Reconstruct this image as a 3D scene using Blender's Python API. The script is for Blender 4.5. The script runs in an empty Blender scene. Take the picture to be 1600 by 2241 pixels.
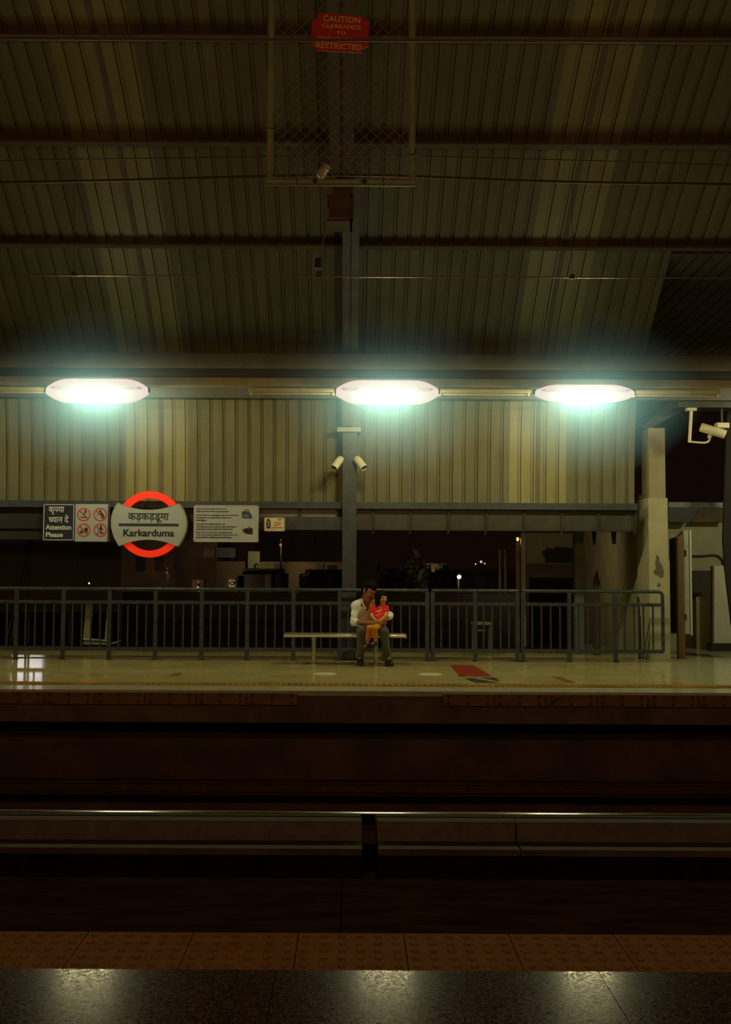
import bpy, bmesh, math, random
import numpy as np
from mathutils import Vector, Matrix

random.seed(7)
SC = bpy.context.scene
COL = SC.collection

# ------------------------------------------------------------------ camera
FPX, PX0, PY0, EYE = 2144.0, 765.0, 1120.0, 1.5
PITCH, ROLL = math.atan(120 / 2144), math.radians(.3)
CAMROT = Matrix.Rotation(math.pi / 2 + PITCH, 3, 'X') @ Matrix.Rotation(ROLL, 3, 'Z')
cam = bpy.data.cameras.new('camera')
cam.sensor_fit = 'VERTICAL'
cam.sensor_height = 36.0
cam.lens = FPX / 2241 * 36
cam.shift_x = 35 / 2241
cam.clip_end = 500
camo = bpy.data.objects.new('camera', cam)
camo.matrix_world = Matrix.Translation((0, 0, EYE)) @ CAMROT.to_4x4()
COL.objects.link(camo)
SC.camera = camo

# ------------------------------------------------------------------ world, exposure
world = bpy.data.worlds.new('night')
SC.world = world
world.use_nodes = True
bg = world.node_tree.nodes['Background']
bg.inputs[0].default_value = (1.0, .42, .22, 1)
bg.inputs[1].default_value = .0047
SC.view_settings.view_transform = 'Standard'
SC.view_settings.look = 'None'
SC.view_settings.gamma = 1
SC.view_settings.use_curve_mapping = False
SC.view_settings.exposure = 0
SC.cycles.use_denoising = True
SC.cycles.sample_clamp_indirect = 3.0
SC.cycles.max_bounces = 8
LAMP_W = 560.0
LAMP_COL = (1.0, .98, .55)
HAZE = .58

# added warm fill light behind and above the camera, lifts the dark tones
al = bpy.data.lights.new('warm_fill_light', 'AREA')
al.shape = 'RECTANGLE'
al.size, al.size_y = 14.0, .8
al.energy = 185
al.color = (1.0, .44, .15)
alo = bpy.data.objects.new('warm_fill_light', al)
alo.location = (0, -2.0, 4.6)
alo.rotation_euler = (math.radians(88), 0, 0)
COL.objects.link(alo)


def P(px, py, Y):
    """point of the place seen at a photo pixel, at distance Y"""
    d = CAMROT @ Vector(((px - PX0) / FPX, -(py - PY0) / FPX, -1))
    t = Y / d.y
    return Vector((d.x * t, Y, EYE + d.z * t))


def PZ(px, py, z=0.0):
    d = CAMROT @ Vector(((px - PX0) / FPX, -(py - PY0) / FPX, -1))
    t = (z - EYE) / d.z
    return Vector((d.x * t, d.y * t, z))


# ------------------------------------------------------------------ materials
MATS = {}


def mat(name, col, rough=.6, metal=0.0, var=.0, scale=6.0, col2=None, spec=.5, bump=0.0, bscale=40.0, stretch=(1, 1, 1), lo=.4, hi=.65):
    if name in MATS:
        return MATS[name]
    m = bpy.data.materials.new(name)
    m.use_nodes = True
    nt = m.node_tree
    b = nt.nodes['Principled BSDF']
    b.inputs['Roughness'].default_value = rough
    b.inputs['Metallic'].default_value = metal
    b.inputs['Specular IOR Level'].default_value = spec
    c = (*col, 1)
    b.inputs['Base Color'].default_value = c
    if var or col2 or bump:
        tc = nt.nodes.new('ShaderNodeTexCoord')
        mp = nt.nodes.new('ShaderNodeMapping')
        mp.inputs['Scale'].default_value = stretch
        nt.links.new(tc.outputs['Object'], mp.inputs[0])
    if var or col2:
        nz = nt.nodes.new('ShaderNodeTexNoise')
        nz.inputs['Scale'].default_value = scale
        nz.inputs['Detail'].default_value = 6
        nz.inputs['Roughness'].default_value = .65
        nt.links.new(mp.outputs[0], nz.inputs['Vector'])
        rp = nt.nodes.new('ShaderNodeValToRGB')
        c2 = col2 or tuple(x * (1 - var) for x in col)
        rp.color_ramp.elements[0].color = (*c2, 1)
        rp.color_ramp.elements[1].color = c
        rp.color_ramp.elements[0].position = lo
        rp.color_ramp.elements[1].position = hi
        nt.links.new(nz.outputs[0], rp.inputs[0])
        nt.links.new(rp.outputs[0], b.inputs['Base Color'])
    if bump:
        n2 = nt.nodes.new('ShaderNodeTexNoise')
        n2.inputs['Scale'].default_value = bscale
        n2.inputs['Detail'].default_value = 4
        nt.links.new(mp.outputs[0], n2.inputs['Vector'])
        bp = nt.nodes.new('ShaderNodeBump')
        bp.inputs['Strength'].default_value = bump
        bp.inputs['Distance'].default_value = .02
        nt.links.new(n2.outputs[0], bp.inputs['Height'])
        nt.links.new(bp.outputs[0], b.inputs['Normal'])
    MATS[name] = m
    return m


def emit(name, col, strength, transp=None):
    if name in MATS:
        return MATS[name]
    m = bpy.data.materials.new(name)
    m.use_nodes = True
    nt = m.node_tree
    nt.nodes.remove(nt.nodes['Principled BSDF'])
    out = nt.nodes['Material Output']
    e = nt.nodes.new('ShaderNodeEmission')
    e.inputs[0].default_value = (*col, 1)
    e.inputs[1].default_value = strength
    if transp:
        t = nt.nodes.new('ShaderNodeBsdfTransparent')
        t.inputs[0].default_value = (*transp, 1)
        a = nt.nodes.new('ShaderNodeAddShader')
        nt.links.new(e.outputs[0], a.inputs[0])
        nt.links.new(t.outputs[0], a.inputs[1])
        nt.links.new(a.outputs[0], out.inputs[0])
    else:
        nt.links.new(e.outputs[0], out.inputs[0])
    MATS[name] = m
    return m


# ------------------------------------------------------------------ mesh building
class MB:
    def __init__(s):
        s.v, s.f, s.smooth = [], [], []

    def add(s, vs, fs, smooth=False):
        n = len(s.v)
        s.v += [tuple(v) for v in vs]
        s.f += [tuple(i + n for i in f) for f in fs]
        s.smooth += [smooth] * len(fs)
        return s

    def box(s, x0, x1, y0, y1, z0, z1, bev=0.0, rot=None):
        x0, x1 = sorted((x0, x1)); y0, y1 = sorted((y0, y1)); z0, z1 = sorted((z0, z1))
        bm = bmesh.new()
        bmesh.ops.create_cube(bm, size=1)
        for v in bm.verts:
            v.co = Vector((x0 + (v.co.x + .5) * (x1 - x0), y0 + (v.co.y + .5) * (y1 - y0), z0 + (v.co.z + .5) * (z1 - z0)))
        if bev:
            bev = min(bev, .45 * min(x1 - x0, y1 - y0, z1 - z0))
            bmesh.ops.bevel(bm, geom=bm.edges[:], offset=bev, segments=2, affect='EDGES', profile=.5)
        if rot:
            bmesh.ops.transform(bm, matrix=rot, verts=bm.verts)
        return s.bm(bm)

    def bm(s, bm, smooth=False):
        bm.verts.index_update()
        s.add([v.co for v in bm.verts], [[v.index for v in f.verts] for f in bm.faces], smooth)
        bm.free()
        return s

    def tube(s, pts, r, n=10, cap=True, smooth=True):
        pts = [Vector(p) for p in pts]
        rs = r if isinstance(r, (list, tuple)) else [r] * len(pts)
        rings = []
        prev = None
        for i, p in enumerate(pts):
            a = pts[max(i - 1, 0)]; b = pts[min(i + 1, len(pts) - 1)]
            t = (b - a).normalized()
            if prev is None:
                u = t.cross(Vector((0, 0, 1)))
                if u.length < 1e-3:
                    u = t.cross(Vector((0, 1, 0)))
            else:
                u = prev - t * prev.dot(t)
            u.normalize(); prev = u
            w = t.cross(u)
            rings.append([p + (u * math.cos(2 * math.pi * k / n) + w * math.sin(2 * math.pi * k / n)) * rs[i] for k in range(n)])
        vs = [v for ring in rings for v in ring]
        fs = []
        for i in range(len(pts) - 1):
            for k in range(n):
                fs.append((i * n + k, i * n + (k + 1) % n, (i + 1) * n + (k + 1) % n, (i + 1) * n + k))
        s.add(vs, fs, smooth)
        if cap:
            s.add(rings[0], [tuple(range(n))[::-1]])
            s.add(rings[-1], [tuple(range(n))])
        return s

    def prism(s, poly, y0, y1):
        """polygon in (x,z) extruded from y0 (front) to y1"""
        n = len(poly)
        vs = [(x, y0, z) for x, z in poly] + [(x, y1, z) for x, z in poly]
        fs = [tuple(range(n)), tuple(range(2 * n - 1, n - 1, -1))]
        fs += [(i, i + n, (i + 1) % n + n, (i + 1) % n) for i in range(n)]
        return s.add(vs, fs)

    def prism_x(s, poly, x0, x1):
        """polygon in (y,z) extruded along x"""
        n = len(poly)
        vs = [(x0, y, z) for y, z in poly] + [(x1, y, z) for y, z in poly]
        fs = [tuple(range(n)), tuple(range(2 * n - 1, n - 1, -1))]
        fs += [(i, i + n, (i + 1) % n + n, (i + 1) % n) for i in range(n)]
        return s.add(vs, fs)

    def prism_z(s, poly, z0, z1):
        n = len(poly)
        vs = [(x, y, z0) for x, y in poly] + [(x, y, z1) for x, y in poly]
        fs = [tuple(range(n)), tuple(range(2 * n - 1, n - 1, -1))]
        fs += [(i, i + n, (i + 1) % n + n, (i + 1) % n) for i in range(n)]
        return s.add(vs, fs)

    def ring(s, cx, cz, r0, r1, y0, y1, n=64, a0=0, a1=2 * math.pi):
        full = abs(a1 - a0 - 2 * math.pi) < 1e-6
        vs, fs = [], []
        m = n if full else n + 1
        for k in range(m):
            a = a0 + (a1 - a0) * k / n
            c, d = math.cos(a), math.sin(a)
            vs += [(cx + r0 * c, y0, cz + r0 * d), (cx + r1 * c, y0, cz + r1 * d), (cx + r1 * c, y1, cz + r1 * d), (cx + r0 * c, y1, cz + r0 * d)]
        for k in range(n):
            i, j = k * 4, ((k + 1) % m) * 4
            for q in range(4):
                fs.append((i + q, i + (q + 1) % 4, j + (q + 1) % 4, j + q))
        if not full:
            fs += [(0, 3, 2, 1), (n * 4, n * 4 + 1, n * 4 + 2, n * 4 + 3)]
        return s.add(vs, fs)

    def disc(s, cx, cz, r, y0, y1, n=24):
        return s.prism([(cx + r * math.cos(2 * math.pi * k / n), cz + r * math.sin(2 * math.pi * k / n)) for k in range(n)], y0, y1)

    def ball(s, c, r, sub=2, sc=(1, 1, 1)):
        bm = bmesh.new()
        bmesh.ops.create_icosphere(bm, subdivisions=sub, radius=1)
        for v in bm.verts:
            v.co = Vector(c) + Vector((v.co.x * sc[0], v.co.y * sc[1], v.co.z * sc[2])) * r
        return s.bm(bm, True)


def wloc(o):
    v = Vector((0, 0, 0))
    while o is not None:
        v += o.location
        o = o.parent
    return v


def mesh_from(mb, name, m, off):
    me = bpy.data.meshes.new(name)
    me.from_pydata([(v[0] - off.x, v[1] - off.y, v[2] - off.z) for v in mb.v], [], mb.f)
    me.polygons.foreach_set('use_smooth', mb.smooth)
    bm = bmesh.new()
    bm.from_mesh(me)
    bmesh.ops.recalc_face_normals(bm, faces=bm.faces)
    bm.to_mesh(me)
    bm.free()
    if m:
        me.materials.append(m)
    return me


def part(name, mb, m, parent, label=None):
    o = bpy.data.objects.new(name, mesh_from(mb, name, m, wloc(parent)))
    o.parent = parent
    COL.objects.link(o)
    if label:
        o['label'] = label
    return o


def tag(o, label=None, cat=None, group=None, kind=None):
    if label: o['label'] = label
    if cat: o['category'] = cat
    if group: o['group'] = group
    if kind: o['kind'] = kind
    return o


def thing(name, label, cat, loc, group=None):
    o = bpy.data.objects.new(name, None)
    o.empty_display_size = .1
    COL.objects.link(o)
    o.location = loc
    return tag(o, label, cat, group)


def solid(name, mb, m, label, cat, group=None, kind=None):
    """a thing that is one mesh; origin at the middle of its base"""
    a = np.array(mb.v)
    lo, hi = a.min(0), a.max(0)
    c = Vector(((lo[0] + hi[0]) / 2, (lo[1] + hi[1]) / 2, lo[2]))
    o = bpy.data.objects.new(name, mesh_from(mb, name, m, c))
    o.location = c
    COL.objects.link(o)
    return tag(o, label, cat, group, kind)


def struct(name, mb, m, label, cat='structure'):
    o = bpy.data.objects.new(name, mesh_from(mb, name, m, Vector((0, 0, 0))))
    COL.objects.link(o)
    return tag(o, label, cat, None, 'structure')


def dup(root, delta, label):
    r = root.copy(); COL.objects.link(r)
    r.location = root.location + Vector(delta)
    r['label'] = label
    for ch in list(root.children):
        c = ch.copy(); COL.objects.link(c); c.parent = r
        for g in list(ch.children):
            d = g.copy(); COL.objects.link(d); d.parent = c
    return r


def text_bm(body, bold=0.0):
    c = bpy.data.curves.new('txt', 'FONT')
    c.body = body
    c.size = 1
    c.offset = bold
    c.resolution_u = 3
    o = bpy.data.objects.new('txt', c)
    COL.objects.link(o)
    dg = bpy.context.evaluated_depsgraph_get()
    me = bpy.data.meshes.new_from_object(o.evaluated_get(dg))
    bpy.data.objects.remove(o)
    bm = bmesh.new()
    bm.from_mesh(me)
    bpy.data.meshes.remove(me)
    return bm


def bm_to_xz(bms, x0, x1, z0, z1, Y, th=.003, shear=None):
    """flat letter meshes (one or several laid out together) fitted to a rectangle facing -Y"""
    xs = [v.co.x for b in bms for v in b.verts]; ys = [v.co.y for b in bms for v in b.verts]
    lx, hx, ly, hy = min(xs), max(xs), min(ys), max(ys)
    mb = MB()
    for b in bms:
        for v in b.verts:
            v.co = Vector((x0 + (v.co.x - lx) / (hx - lx) * (x1 - x0), Y, z0 + (v.co.y - ly) / (hy - ly) * (z1 - z0)))
        r = bmesh.ops.extrude_face_region(b, geom=b.faces[:])
        for e in r['geom']:
            if isinstance(e, bmesh.types.BMVert):
                e.co.y -= th
        mb.bm(b)
    return mb


def text_fit(body, x0, x1, z0, z1, Y, bold=0.0, th=.003):
    return bm_to_xz([text_bm(body, bold)], x0, x1, z0, z1, Y, th)


# ------------------------------------------------------------------ signed-distance bodies (people, clothes)
def sdf_mesh(prims, res, k=.03, cuts=(), wrinkle=0.0, wfreq=40.0):
    """prims: (a, b, ra, rb, scale or None); a smooth union of tapered capsules turned into ONE mesh by surface nets.
    cuts: tapered capsules taken away."""
    lo = np.full(3, 1e9); hi = -lo
    for p in prims:
        m = max(p[2], p[3]) * 1.4 + k + 2 * res
        for q in (p[0], p[1]):
            lo = np.minimum(lo, np.array(q) - m); hi = np.maximum(hi, np.array(q) + m)
    n = np.ceil((hi - lo) / res).astype(int) + 1
    D = np.full(n, 1.0, dtype=np.float32)
    ax = [lo[i] + res * np.arange(n[i]) for i in range(3)]

    def field(p, pad):
        a, b, ra, rb = np.array(p[0], float), np.array(p[1], float), p[2], p[3]
        s = np.array(p[4]) if len(p) > 4 and p[4] is not None else np.ones(3)
        R = max(ra, rb) * max(1, s.max()) + pad
        l = np.maximum(np.floor((np.minimum(a, b) - R - lo) / res).astype(int), 0)
        h = np.minimum(np.ceil((np.maximum(a, b) + R - lo) / res).astype(int) + 1, n)
        sl = tuple(slice(l[i], h[i]) for i in range(3))
        X = ax[0][sl[0]][:, None, None]; Yv = ax[1][sl[1]][None, :, None]; Z = ax[2][sl[2]][None, None, :]
        c = (a + b) / 2
        q = [(X - c[0]) / s[0], (Yv - c[1]) / s[1], (Z - c[2]) / s[2]]
        aa = (a - c) / s; bb = (b - c) / s
        ba = bb - aa
        L = float(ba @ ba)
        pa = [q[i] - aa[i] for i in range(3)]
        if L < 1e-12:
            t = 0.0 * pa[0] * pa[1] * pa[2]
        else:
            t = np.clip((pa[0] * ba[0] + pa[1] * ba[1] + pa[2] * ba[2]) / L, 0, 1)
        d = np.sqrt((pa[0] - t * ba[0]) ** 2 + (pa[1] - t * ba[1]) ** 2 + (pa[2] - t * ba[2]) ** 2) - (ra + t * (rb - ra))
        return sl, (d * s.min()).astype(np.float32)

    for p in prims:
        kk = p[5] if len(p) > 5 else k
        sl, d = field(p, kk + 3 * res)
        o = D[sl]
        h = np.maximum(kk - np.abs(o - d), 0) / kk
        D[sl] = np.minimum(o, d) - h * h * kk * .25
    for p in cuts:
        sl, d = field(p, .02)
        o = D[sl]
        kk = .008
        h = np.maximum(kk - np.abs(o + d), 0) / kk
        D[sl] = np.maximum(o, -d) + h * h * kk * .25
    if wrinkle:
        X = ax[0][:, None, None]; Yv = ax[1][None, :, None]; Z = ax[2][None, None, :]
        D = D + (wrinkle * np.sin(wfreq * (Z * .9 + .5 * X) + 4 * np.sin(11 * X + 9 * Z)) * np.sin(wfreq * .35 * (X - .7 * Z + Yv) + 1)).astype(np.float32)
    # surface nets
    S = D < 0
    cnt = np.zeros(n - 1, dtype=np.int8)
    for dx in (0, 1):
        for dy in (0, 1):
            for dz in (0, 1):
                cnt += S[dx:n[0] - 1 + dx, dy:n[1] - 1 + dy, dz:n[2] - 1 + dz]
    act = (cnt > 0) & (cnt < 8)
    idx = np.full(n - 1, -1, dtype=np.int64)
    cells = np.argwhere(act)
    idx[act] = np.arange(len(cells))
    acc = np.zeros((len(cells), 3)); w = np.zeros(len(cells))
    corners = [(i, j, l) for i in (0, 1) for j in (0, 1) for l in (0, 1)]
    for c0 in corners:
        for axn in range(3):
            if c0[axn]:
                continue
            c1 = list(c0); c1[axn] = 1
            d0 = D[cells[:, 0] + c0[0], cells[:, 1] + c0[1], cells[:, 2] + c0[2]]
            d1 = D[cells[:, 0] + c1[0], cells[:, 1] + c1[1], cells[:, 2] + c1[2]]
            x = (d0 < 0) != (d1 < 0)
            t = np.where(x, d0 / np.where(x, d0 - d1, 1), 0)
            pt = np.tile(np.array(c0, float), (len(cells), 1)); pt[:, axn] += t
            acc[x] += pt[x]; w[x] += 1
    verts = lo + res * (cells + acc / w[:, None])
    faces = []
    for axn in range(3):
        u, v = (axn + 1) % 3, (axn + 2) % 3
        a = [slice(None)] * 3; b = [slice(None)] * 3
        a[axn] = slice(0, -1); b[axn] = slice(1, None)
        e = np.argwhere(S[tuple(a)] != S[tuple(b)])
        e = e[(e[:, u] > 0) & (e[:, v] > 0) & (e[:, u] < n[u] - 1) & (e[:, v] < n[v] - 1)]
        qs = []
        for du, dv in ((1, 1), (0, 1), (0, 0), (1, 0)):
            g = e.copy(); g[:, u] -= du; g[:, v] -= dv
            qs.append(idx[g[:, 0], g[:, 1], g[:, 2]])
        qd = np.stack(qs, 1)
        fl = S[tuple(e.T)]
        qd[~fl] = qd[~fl][:, ::-1]
        faces.append(qd)
    F = np.concatenate(faces)
    F = F[(F >= 0).all(1)]
    mb = MB()
    mb.add(verts.tolist(), F.tolist(), True)
    return mb

# ------------------------------------------------------------------ shared materials
M_SHEET = mat('roof_sheet_steel', (.165, .155, .076), .55, .0, .25, 1.2, bump=0, stretch=(3, .6, .6))
M_FRP = mat('translucent_sheet', (.275, .255, .10), .45, .0, .2, 1.0, stretch=(3, .6, .6))
M_PURLIN = mat('purlin_paint', (.15, .12, .08), .6, 0, .3, 3)
M_STEEL = mat('blue_grey_paint', (.05, .06, .066), .45, 0, .35, 8, bump=.15)
M_RAIL = mat('railing_paint', (.062, .082, .098), .35, .2, .45, 14, bump=.2)
M_BEAM = mat('beam_paint', (.17, .16, .125), .5, 0, .25, 4)
M_DARK = mat('dark_steel', (.03, .028, .025), .5, 0, .3, 8)
M_FLOOR = mat('polished_floor', (.62, .54, .23), .11, 0, .22, 1.6, spec=.45, bump=.004, bscale=3)
M_FLOOR2 = mat('pale_granite_floor', (.52, .52, .33), .14, 0, .18, 9, spec=.5)
M_EDGE = mat('edge_stone', (.55, .57, .42), .16, 0, .18, 7)
M_SLABFACE = mat('sooty_concrete', (.18, .14, .10), .85, 0, .5, 2.5, bump=.4, bscale=12)
M_VOID = mat('soot_shade_black', (.02, .012, .01), .95, 0, .4, 4, spec=0, bump=.3)  # soot colour of the track bed, also painted for shade under the slab
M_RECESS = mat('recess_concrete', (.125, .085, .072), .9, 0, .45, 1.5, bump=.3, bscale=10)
M_PLINTH = mat('plinth_concrete', (.17, .17, .175), .8, 0, .3, 5, bump=.2, bscale=30)
M_PLINTHTOP = mat('dusty_concrete', (.07, .052, .028), .85, 0, .25, 5, bump=.2, bscale=30)
M_NEARSTRIP = mat('dark_edge_stone', (.045, .026, .016), .6, 0, .5, 5, spec=0, bump=.25, bscale=25, stretch=(.5, 2, 1))
M_TACT = mat('yellow_tactile_paving', (.21, .10, .001), .55, 0, .3, 12, spec=.02, bump=.1, bscale=60)
M_PLASTER = mat('cream_plaster', (.32, .29, .155), .75, 0, .2, 3, bump=.1, bscale=20)
M_PLASTERW = mat('white_tile_cladding', (.42, .405, .245), .5, 0, .14, 5, bump=.05)
M_PLASTERD = mat('brown_plaster', (.16, .11, .065), .85, 0, .4, 2.5, bump=.2)
M_WHITE = mat('white_paint', (.62, .60, .50), .45, 0, .12, 8)
M_STAINLESS = mat('stainless', (.80, .77, .62), .22, .85, .12, 20, stretch=(.3, 3, 3))
M_CREAMMETAL = mat('cream_metal', (.60, .55, .35), .6, 0, .15, 6, spec=.15)
M_WOOD = mat('brown_board', (.17, .1, .03), .6, 0, .3, 6, stretch=(3, 3, .4))


def granite(name, base, fleck, fleck2, rough):
    m = bpy.data.materials.new(name)
    m.use_nodes = True
    nt = m.node_tree
    b = nt.nodes['Principled BSDF']
    b.inputs['Specular IOR Level'].default_value = .045
    tc = nt.nodes.new('ShaderNodeTexCoord')
    mp = nt.nodes.new('ShaderNodeMapping'); mp.inputs['Scale'].default_value = (1, 1.6, 1)
    nt.links.new(tc.outputs['Object'], mp.inputs[0])
    vo = nt.nodes.new('ShaderNodeTexVoronoi'); vo.inputs['Scale'].default_value = 130
    nt.links.new(mp.outputs[0], vo.inputs['Vector'])
    rp = nt.nodes.new('ShaderNodeValToRGB')
    rp.color_ramp.interpolation = 'CONSTANT'
    e = rp.color_ramp.elements
    e[0].color = (*base, 1); e[1].position = .5; e[1].color = (*fleck, 1)
    x = e.new(.78); x.color = (*fleck2, 1)
    sp = nt.nodes.new('ShaderNodeSeparateColor')
    nt.links.new(vo.outputs['Color'], sp.inputs[0])
    nt.links.new(sp.outputs[0], rp.inputs[0])
    nt.links.new(rp.outputs[0], b.inputs['Base Color'])
    mr = nt.nodes.new('ShaderNodeMapRange')
    mr.inputs['To Min'].default_value = rough; mr.inputs['To Max'].default_value = rough + .2
    nt.links.new(sp.outputs[1], mr.inputs[0])
    nt.links.new(mr.outputs[0], b.inputs['Roughness'])
    bp = nt.nodes.new('ShaderNodeBump'); bp.inputs['Strength'].default_value = .16; bp.inputs['Distance'].default_value = .004
    nt.links.new(sp.outputs[2], bp.inputs['Height'])
    nt.links.new(bp.outputs[0], b.inputs['Normal'])
    return m


M_GRANITE = granite('speckled_granite', (.014, .007, .004), (.04, .022, .011), (.09, .06, .03), .10)

# ------------------------------------------------------------------ platforms
XL, XR = -13.0, 13.0
YE = 11.945                                        # edge of the far platform
mb = MB().box(XL, 4.62, 12.40, 17.5, -.30, 0)
struct('floor', mb, M_FLOOR, 'polished olive stone floor of the far platform', 'floor')
# pale granite floor in front of the cream pillar, running back to the white wall
mb = MB().box(4.63, XR, 12.40, 19.4, -.30, 0)
struct('floor_right', mb, M_FLOOR2, 'paler granite floor beside the cream pillar', 'floor')
mb = MB().box(XL, XR, YE, 12.40, -.06, 0)
struct('trim_1', mb, M_EDGE, 'pale stone coping along the far platform edge', 'platform edge')
mb = MB().box(XL, XR, YE + .02, 12.4, -.385, -.06)
mb.box(XL, XR, 12.4, 17.5, -.385, -.30)
struct('wall_platform_face', mb, M_SLABFACE, 'sooty concrete face of the far platform slab', 'platform face')
mb = MB().box(XL, XR, 12.55, 12.8, -.75, -.385)  # back piece painted black for the shade under the overhang
struct('trim_28', mb, M_VOID, 'black back piece painted for the shade under the far platform slab', 'recess')
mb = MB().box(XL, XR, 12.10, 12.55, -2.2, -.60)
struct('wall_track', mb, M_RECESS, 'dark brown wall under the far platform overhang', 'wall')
# yellow warning line of the far platform: low studs in rows
mb = MB().box(XL, XR, 12.42, 12.72, -.01, .006)
for i in range(int((XR - XL) / .075)):
    for j in range(3):
        mb.box(XL + i * .075, XL + i * .075 + .045, 12.45 + j * .09, 12.50 + j * .09, .006, .012)
struct('trim_2', mb, mat('worn_yellow_warning_line', (.50, .30, .05), .4, 0, .45, 2.0), 'worn yellow studded warning line along the far platform', 'warning line')

# track bed, near platform
mb = MB().box(XL, XR, 4.9, 12.2, -2.2, -1.9)
struct('floor_track', mb, M_VOID, 'black track bed between the two platforms', 'track bed')
mb = MB().box(XL, -.03, 4.11, 4.814, -.12, 0).box(-.024, XR, 4.11, 4.814, -.12, 0)
struct('trim_3', mb, M_NEARSTRIP, 'dark stone edge slabs of the near platform', 'platform edge')
mb = MB().box(XL, XR, 4.3, 4.78, -2.2, -.12)
struct('wall_near_platform', mb, M_SLABFACE, 'concrete face of the near platform', 'platform face')
# tactile tiles with raised studs
mb = MB()
xs = [-.2 + .43 * k for k in range(-9, 10)]
for k, x in enumerate(xs[:-1]):
    w = xs[k + 1] - x
    mb.box(x + .002, x + w - .002, 3.741, 4.108, -.12, 0)
    for i in range(6):
        for j in range(5):
            cx, cy = x + w * (i + .5) / 6, 3.741 + .367 * (j + .5) / 5
            n = 10
            a = [(cx + .019 * math.cos(2 * math.pi * q / n), cy + .019 * math.sin(2 * math.pi * q / n), 0) for q in range(n)]
            b = [(cx + .013 * math.cos(2 * math.pi * q / n), cy + .013 * math.sin(2 * math.pi * q / n), .005) for q in range(n)]
            mb.add(a + b, [(q, (q + 1) % n, n + (q + 1) % n, n + q) for q in range(n)] + [tuple(range(n, 2 * n))])
struct('trim_4', mb, M_TACT, 'yellow tactile tiles with round studs on the near platform', 'tactile paving')
mb = MB()
for x in [-.265 + 1.2 * k for k in range(-4, 5)]:
    mb.box(x + .0015, x + 1.1985, -4, 3.738, -.12, 0)
struct('floor_near', mb, M_GRANITE, 'dark speckled granite floor of the near platform', 'floor')

# ------------------------------------------------------------------ curved roof
PROF = [(16.27, 2.50), (16.22, 3.4), (16.08, 4.25), (15.6, 4.92), (14.95, 5.56), (14.2, 6.19), (12.9, 7.165), (11.7, 7.94), (10.4, 8.55),
        (9, 9.0), (7.5, 9.25), (6, 9.3), (4.5, 9.1), (3, 8.6), (1.8, 7.9)]


def catmull(pts, sub):
    out = []
    p = [pts[0]] + list(pts) + [pts[-1]]
    for i in range(1, len(p) - 2):
        for s in range(sub):
            t = s / sub
            out.append(tuple(.5 * (2 * p[i][k] + (p[i + 1][k] - p[i - 1][k]) * t + (2 * p[i - 1][k] - 5 * p[i][k] + 4 * p[i + 1][k] - p[i + 2][k]) * t * t
                                   + (3 * p[i][k] - p[i - 1][k] - 3 * p[i + 1][k] + p[i + 2][k]) * t ** 3) for k in range(len(p[i]))))
    out.append(tuple(pts[-1]))
    return out


PATH = catmull(PROF, 5)


def roof_at(Y, inset=0.0):
    """(Y, z) on the roof curve at distance Y, moved inwards"""
    for i in range(len(PATH) - 1):
        (a, za), (b, zb) = PATH[i], PATH[i + 1]
        if a >= Y >= b:
            t = (a - Y) / (a - b) if a != b else 0
            ty, tz = b - a, zb - za
            L = math.hypot(ty, tz)
            return Y - inset * tz / L, za + t * (zb - za) + inset * ty / L
    return PATH[-1]


def sheet(x0, x1, path, pitch=.21, depth=.024):
    xs = []
    x = x0
    while x < x1 - 1e-6:
        for d, o in ((0, 0), (.136, 0), (.145, depth), (.189, depth), (.198, 0)):
            if x + d < x1:
                xs.append((x + d, o))
        x += pitch
    xs.append((x1, 0))
    mb = MB()
    vs = []
    for i, (y, z) in enumerate(path):
        a, b = path[max(i - 1, 0)], path[min(i + 1, len(path) - 1)]
        ty, tz = b[0] - a[0], b[1] - a[1]
        L = math.hypot(ty, tz)
        ny, nz = tz / L, -ty / L                      # outwards
        for X, o in xs:
            vs.append((X, y + ny * o, z + nz * o))
    n = len(xs)
    fs = [(i * n + k, i * n + k + 1, (i + 1) * n + k + 1, (i + 1) * n + k) for i in range(len(path) - 1) for k in range(n - 1)]
    mb.add(vs, fs)
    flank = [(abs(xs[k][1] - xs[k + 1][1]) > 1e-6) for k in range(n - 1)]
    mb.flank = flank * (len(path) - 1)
    return mb


M_RIBEDGE = mat('dark_rib_edge', (.075, .062, .032), .7)  # rib flanks get a darker colour than the pans


def roof(name, x0, x1, path, m, label):
    s = sheet(x0, x1, path)
    o = struct(name, s, m, label, 'roof sheet')
    o.data.materials.append(M_RIBEDGE)
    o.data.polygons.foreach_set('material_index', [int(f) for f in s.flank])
    md = o.modifiers.new('thickness', 'SOLIDIFY'); md.thickness = .004; md.offset = 0
    return o


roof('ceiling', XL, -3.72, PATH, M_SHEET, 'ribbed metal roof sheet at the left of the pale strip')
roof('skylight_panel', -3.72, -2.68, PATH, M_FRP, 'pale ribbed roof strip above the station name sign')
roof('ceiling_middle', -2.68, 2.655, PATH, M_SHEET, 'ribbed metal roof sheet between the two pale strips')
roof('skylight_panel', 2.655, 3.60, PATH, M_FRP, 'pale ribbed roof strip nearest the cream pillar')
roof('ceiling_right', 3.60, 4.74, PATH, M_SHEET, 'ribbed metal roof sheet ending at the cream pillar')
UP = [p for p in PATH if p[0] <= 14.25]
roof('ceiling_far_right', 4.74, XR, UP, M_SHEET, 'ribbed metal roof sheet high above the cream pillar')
roof('ceiling_soffit', 4.76, XR, [(21.0, 5.75), (19, 5.85), (16.5, 6.0), (14.22, 6.14)], mat('dark_soffit', (.13, .10, .07), .7, 0, .3, 2), 'dark ribbed soffit behind the roof end')


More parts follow.
